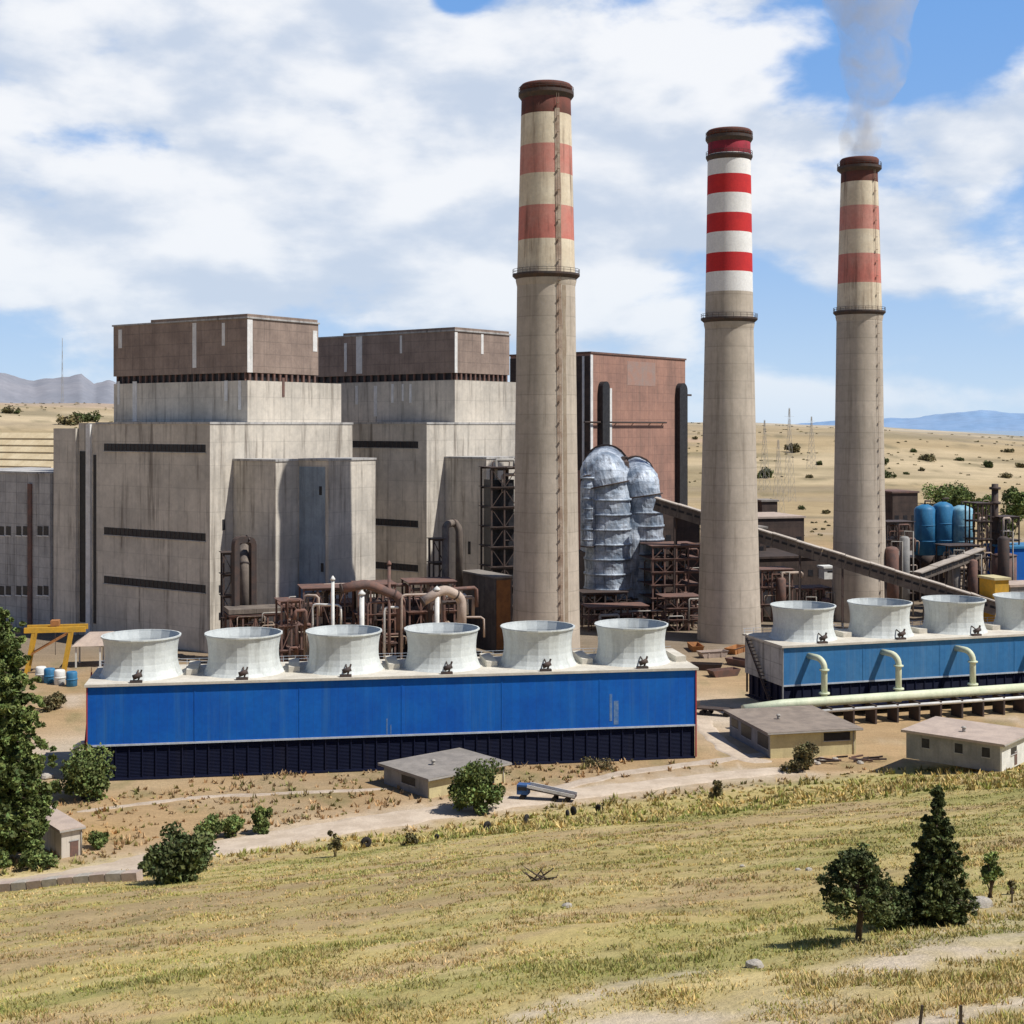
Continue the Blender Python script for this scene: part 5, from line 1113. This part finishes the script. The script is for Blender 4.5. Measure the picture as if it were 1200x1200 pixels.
# ------------------------------------------------------------------ grass (uncountable)
def near_road(x, y):
    out = np.zeros(len(x), bool)
    for pts, w in ROADS:
        q = pts[::3]
        for i in range(0, len(x), 20000):
            d = np.min(np.hypot(x[i:i + 20000, None] - q[None, :, 0], y[i:i + 20000, None] - q[None, :, 1]), 1); out[i:i + 20000] |= d < w * .95
    return out
def grass(N, r0, r1, seed, hmin, hmax, name, label, dmin=-6, wid=.05):
    rg = np.random.default_rng(seed); r = r0 * (r1 / r0) ** rg.random(N); a = R(1) * rg.uniform(-23.5, 23.5, N)
    x = r * np.sin(a); y = r * np.cos(a); d = foot(x, y)
    al = .924 * x + .383 * y; n = fbm(al / 9, d / 3, 22, 4, 1.); n0 = fbm(al / 26, d / 7, 21, 4, 1.); n5 = fbm(x, y, 77, 3, 1 / 1.6)
    keep = (d > dmin) & ((n5 * .9 + n0 * .3 + rg.uniform(-.3, .3, N)) > -.02); x, y, r = x[keep], y[keep], r[keep]
    k2 = ~near_road(x, y); x, y, r = x[k2], y[k2], r[k2]
    z = height(x, y) - .05; n = len(x); B = 5
    base = np.repeat(np.stack([x, y, z], 1), B, 0); rr = np.repeat(r, B); m_ = n * B
    ang = rg.uniform(0, 2 * math.pi, m_); h = rg.uniform(hmin, hmax, m_) * np.repeat(np.where(rg.random(n) > .99, 1.7, .55 + np.clip(fbm(x, y, 78, 3, 1 / 5.) + .5, 0, 1.2)), B); off = rg.normal(size=(m_, 2)) * .13 * np.repeat(rg.uniform(.5, 1.8, n), B)[:, None]
    base[:, :2] += off; w = wid * (.5 + rr / 60) * rg.uniform(.6, 1.5, m_)
    t = np.stack([np.cos(ang), np.sin(ang)], 1); lean = rg.normal(size=(m_, 2)) * .45
    p0 = base.copy(); p0[:, :2] -= t * w[:, None]; p1 = base.copy(); p1[:, :2] += t * w[:, None]
    p2 = base.copy(); p2[:, :2] += lean * h[:, None]; p2[:, 2] += h
    v = np.stack([p0, p1, p2], 1).reshape(-1, 3)
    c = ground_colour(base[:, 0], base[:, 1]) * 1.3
    c *= np.repeat(rg.uniform(.75, 1.2, n), B)[:, None]; tint = np.repeat(rg.random(n), B)
    c = c * np.where(tint[:, None] < .3, np.array([.72, .9, .6]), np.where(tint[:, None] > .72, np.array([1.25, 1.15, 1.05]), 1.))
    me = bpy.data.meshes.new(name); me.from_pydata(v.tolist(), [], np.arange(len(v)).reshape(-1, 3).tolist()); me.materials.append(M['grass'])
    cc = np.repeat(c, 3, 0); cc[2::3] *= 1.1; cc[0::3] *= .85; cc[1::3] *= .85; set_col(me, cc)
    o = bpy.data.objects.new(name, me); COL.objects.link(o); props(o, label, 'grass', kind='stuff'); return o
grass(130000, 38, 240, 1, .06, .24, 'dry_grass', 'dry yellow green grass tussocks covering the near hillside', wid=.024)
grass(9000, 190, 262, 2, .3, .8, 'yard_weeds', 'sparse brown weeds on the flat ground before the blue tower', dmin=-46, wid=.05)
# ------------------------------------------------------------------ smoke
sx = c3.location.x; m = MB(); pts = []; rs = []
for i in range(14):
    t_ = i / 13; pts.append((sx - 2 + 9 * t_ + 3.5 * math.sin(t_ * 5), 451 - 3 * t_, zt3 - 1 + 85 * t_)); rs.append(4.2 + 17 * t_ + 1.5 * math.sin(i * 1.7))
m.tube(pts, rs, 20)
sm = bpy.data.materials.new('smoke'); sm.use_nodes = True; nt = sm.node_tree; nt.nodes.clear()
out = nd(nt, 'ShaderNodeOutputMaterial'); pv = nd(nt, 'ShaderNodeVolumePrincipled'); nt.links.new(pv.outputs[0], out.inputs['Volume'])
pv.inputs['Color'].default_value = (.80, .78, .77, 1)
tc = nd(nt, 'ShaderNodeTexCoord').outputs['Object']; nz = noise(nt, tc, .09, 4, .6, 1.0)
sep = nd(nt, 'ShaderNodeSeparateXYZ'); nt.links.new(tc, sep.inputs[0])
fade = mth(nt, 'SUBTRACT', 1.15, mth(nt, 'DIVIDE', mth(nt, 'SUBTRACT', sep.outputs[2], zt3), 110), clamp=False)
nt.links.new(mth(nt, 'MULTIPLY', mth(nt, 'MULTIPLY', ramp(nt, nz, .36, .66), fade), .085), pv.inputs['Density'])
o = m.build('smoke_plume', sm); props(o, 'thin grey smoke plume drifting up from the rightmost chimney', 'smoke')
# ------------------------------------------------------------------ light and sky
SUN_AZ = R(110.5)      # clockwise from +Y: to the right and a little behind the camera
SUN_EL = R(55)
sd = Vector((math.sin(SUN_AZ) * math.cos(SUN_EL), math.cos(SUN_AZ) * math.cos(SUN_EL), math.sin(SUN_EL)))
lt = bpy.data.lights.new('sun', 'SUN'); lt.energy = 5.0; lt.angle = R(.5); lt.color = (1, .965, .90)
so = bpy.data.objects.new('sun', lt); COL.objects.link(so); so.rotation_euler = sd.to_track_quat('Z', 'Y').to_euler()
w = bpy.data.worlds.new('World'); S.world = w; w.use_nodes = True; nt = w.node_tree; bg = nt.nodes['Background']
sky = nd(nt, 'ShaderNodeTexSky'); sky.sky_type = 'NISHITA'; sky.sun_disc = False; sky.sun_elevation = SUN_EL; sky.sun_rotation = SUN_AZ
sky.air_density = 1.0; sky.dust_density = .6; sky.ozone_density = 1.5; sky.altitude = 900
dirv = nd(nt, 'ShaderNodeTexCoord').outputs['Generated']
sep = nd(nt, 'ShaderNodeSeparateXYZ'); nt.links.new(dirv, sep.inputs[0])
az_ = mth(nt, 'ARCTAN2', sep.outputs[0], sep.outputs[1]); el_ = mth(nt, 'ARCSINE', sep.outputs[2])
def cvec(dx, dy, sx_, sy_):
    c = nd(nt, 'ShaderNodeCombineXYZ'); nt.links.new(mth(nt, 'MULTIPLY', mth(nt, 'ADD', az_, dx), sx_), c.inputs[0])
    nt.links.new(mth(nt, 'MULTIPLY', mth(nt, 'ADD', el_, dy), sy_), c.inputs[1]); c.inputs[2].default_value = 1.7; return c.outputs[0]
def cloudn(dx, dy): return noise(nt, cvec(dx, dy, 1., 2.0), 7.5, 9, .53, .1)
def soft(dx, dy): return noise(nt, cvec(dx, dy, 1., 1.7), 5.5, 3, .5, .0)
blobs = [(400, 50, 460, 90, .27), (1005, 95, 105, 42, -.30), (535, 2, 32, 18, -.32), (170, 175, 120, 18, -.07), (545, 345, 110, 40, .16), (230, 345, 330, 38, .17), (1150, 50, 90, 60, -.24),
         (1165, 185, 85, 50, .34), (690, 235, 270, 95, .24), (985, 265, 100, 34, .24), (1150, 400, 110, 90, -.16), (220, 270, 330, 90, .24), (700, 400, 260, 40, -.02), (820, 85, 70, 40, .24), (900, 170, 90, 20, .16), (1080, 330, 90, 18, .12)]
bias = None
for (bx, by, bsx, bsy, amp) in blobs:
    a = azp(bx); e = math.atan((500 - by) / F)
    qx = mth(nt, 'POWER', mth(nt, 'ABSOLUTE', mth(nt, 'DIVIDE', mth(nt, 'SUBTRACT', az_, a), bsx / F)), 2)
    qy = mth(nt, 'POWER', mth(nt, 'ABSOLUTE', mth(nt, 'DIVIDE', mth(nt, 'SUBTRACT', el_, e), bsy / F)), 2)
    gss = mth(nt, 'MULTIPLY', mth(nt, 'EXPONENT', mth(nt, 'MULTIPLY', mth(nt, 'ADD', qx, qy), -1)), amp)
    bias = gss if bias is None else mth(nt, 'ADD', bias, gss)
n0 = cloudn(0, 0); dens = mth(nt, 'ADD', n0, bias)
alpha = ramp(nt, dens, .42, .61)
n1 = cloudn(.010, .020); lit = mth(nt, 'ADD', mth(nt, 'MULTIPLY', mth(nt, 'SUBTRACT', n0, n1), 2.5), mth(nt, 'MULTIPLY', mth(nt, 'SUBTRACT', soft(0, 0), soft(.03, .05)), 2.2))
lit = mth(nt, 'ADD', lit, .52); thick = ramp(nt, dens, .62, .98)
lit = mth(nt, 'SUBTRACT', lit, mth(nt, 'MULTIPLY', thick, .16))
shade = ramp(nt, lit, .05, .85)
ccol = mixc(nt, shade, (6.0, 6.8, 8.1), (9.6, 9.7, 9.9))
# blue of the open sky, deepened a touch, and pale haze over the horizon
blue_sky = mixc(nt, .75, sky.outputs[0], (1.3, 3.8, 8.9))
hz = mth(nt, 'EXPONENT', mth(nt, 'MULTIPLY', mth(nt, 'MAXIMUM', el_, 0), -1 / .125))
base_sky = mixc(nt, mth(nt, 'MULTIPLY', hz, .95), blue_sky, (6.2, 7.8, 9.3))
hz2 = mth(nt, 'EXPONENT', mth(nt, 'MULTIPLY', mth(nt, 'MAXIMUM', el_, 0), -1 / .06))
ccol = mixc(nt, mth(nt, 'MULTIPLY', hz2, .75), ccol, (5.7, 7.2, 8.9))
allsky = mixc(nt, mth(nt, 'MULTIPLY', alpha, .94), base_sky, ccol)
# clouds kept to the view; unseen sky dimmed to deepen shade on the left faces
caz = mth(nt, 'SUBTRACT', 1, ramp(nt, mth(nt, 'ABSOLUTE', az_), .5, .95)); cel = mth(nt, 'SUBTRACT', 1, ramp(nt, el_, .42, .7))
clear = mixc(nt, 1., sky.outputs[0], (.62, .68, .80), 'MULTIPLY')
allsky = mixc(nt, mth(nt, 'MULTIPLY', caz, cel), clear, allsky)
nt.links.new(allsky, bg.inputs[0]); bg.inputs[1].default_value = .1
w.cycles.sampling_method = 'MANUAL'; w.cycles.sample_map_resolution = 1024
# ------------------------------------------------------------------ camera
cd = bpy.data.cameras.new('camera'); cam = bpy.data.objects.new('camera', cd); COL.objects.link(cam)
cam.location = (0, 0, CAMZ); cam.rotation_euler = (R(90), 0, 0); cd.sensor_width = 36; cd.lens = 36 * F / 1200
cd.shift_y = -100 / 1200; cd.clip_start = .5; cd.clip_end = 100000; S.camera = cam
S.view_settings.view_transform = 'Standard'; S.view_settings.look = 'None'; S.view_settings.exposure = 0
S.cycles.max_bounces = 4; S.cycles.volume_bounces = 1; S.cycles.volume_step_rate = 2
print('objects', len(bpy.data.objects))
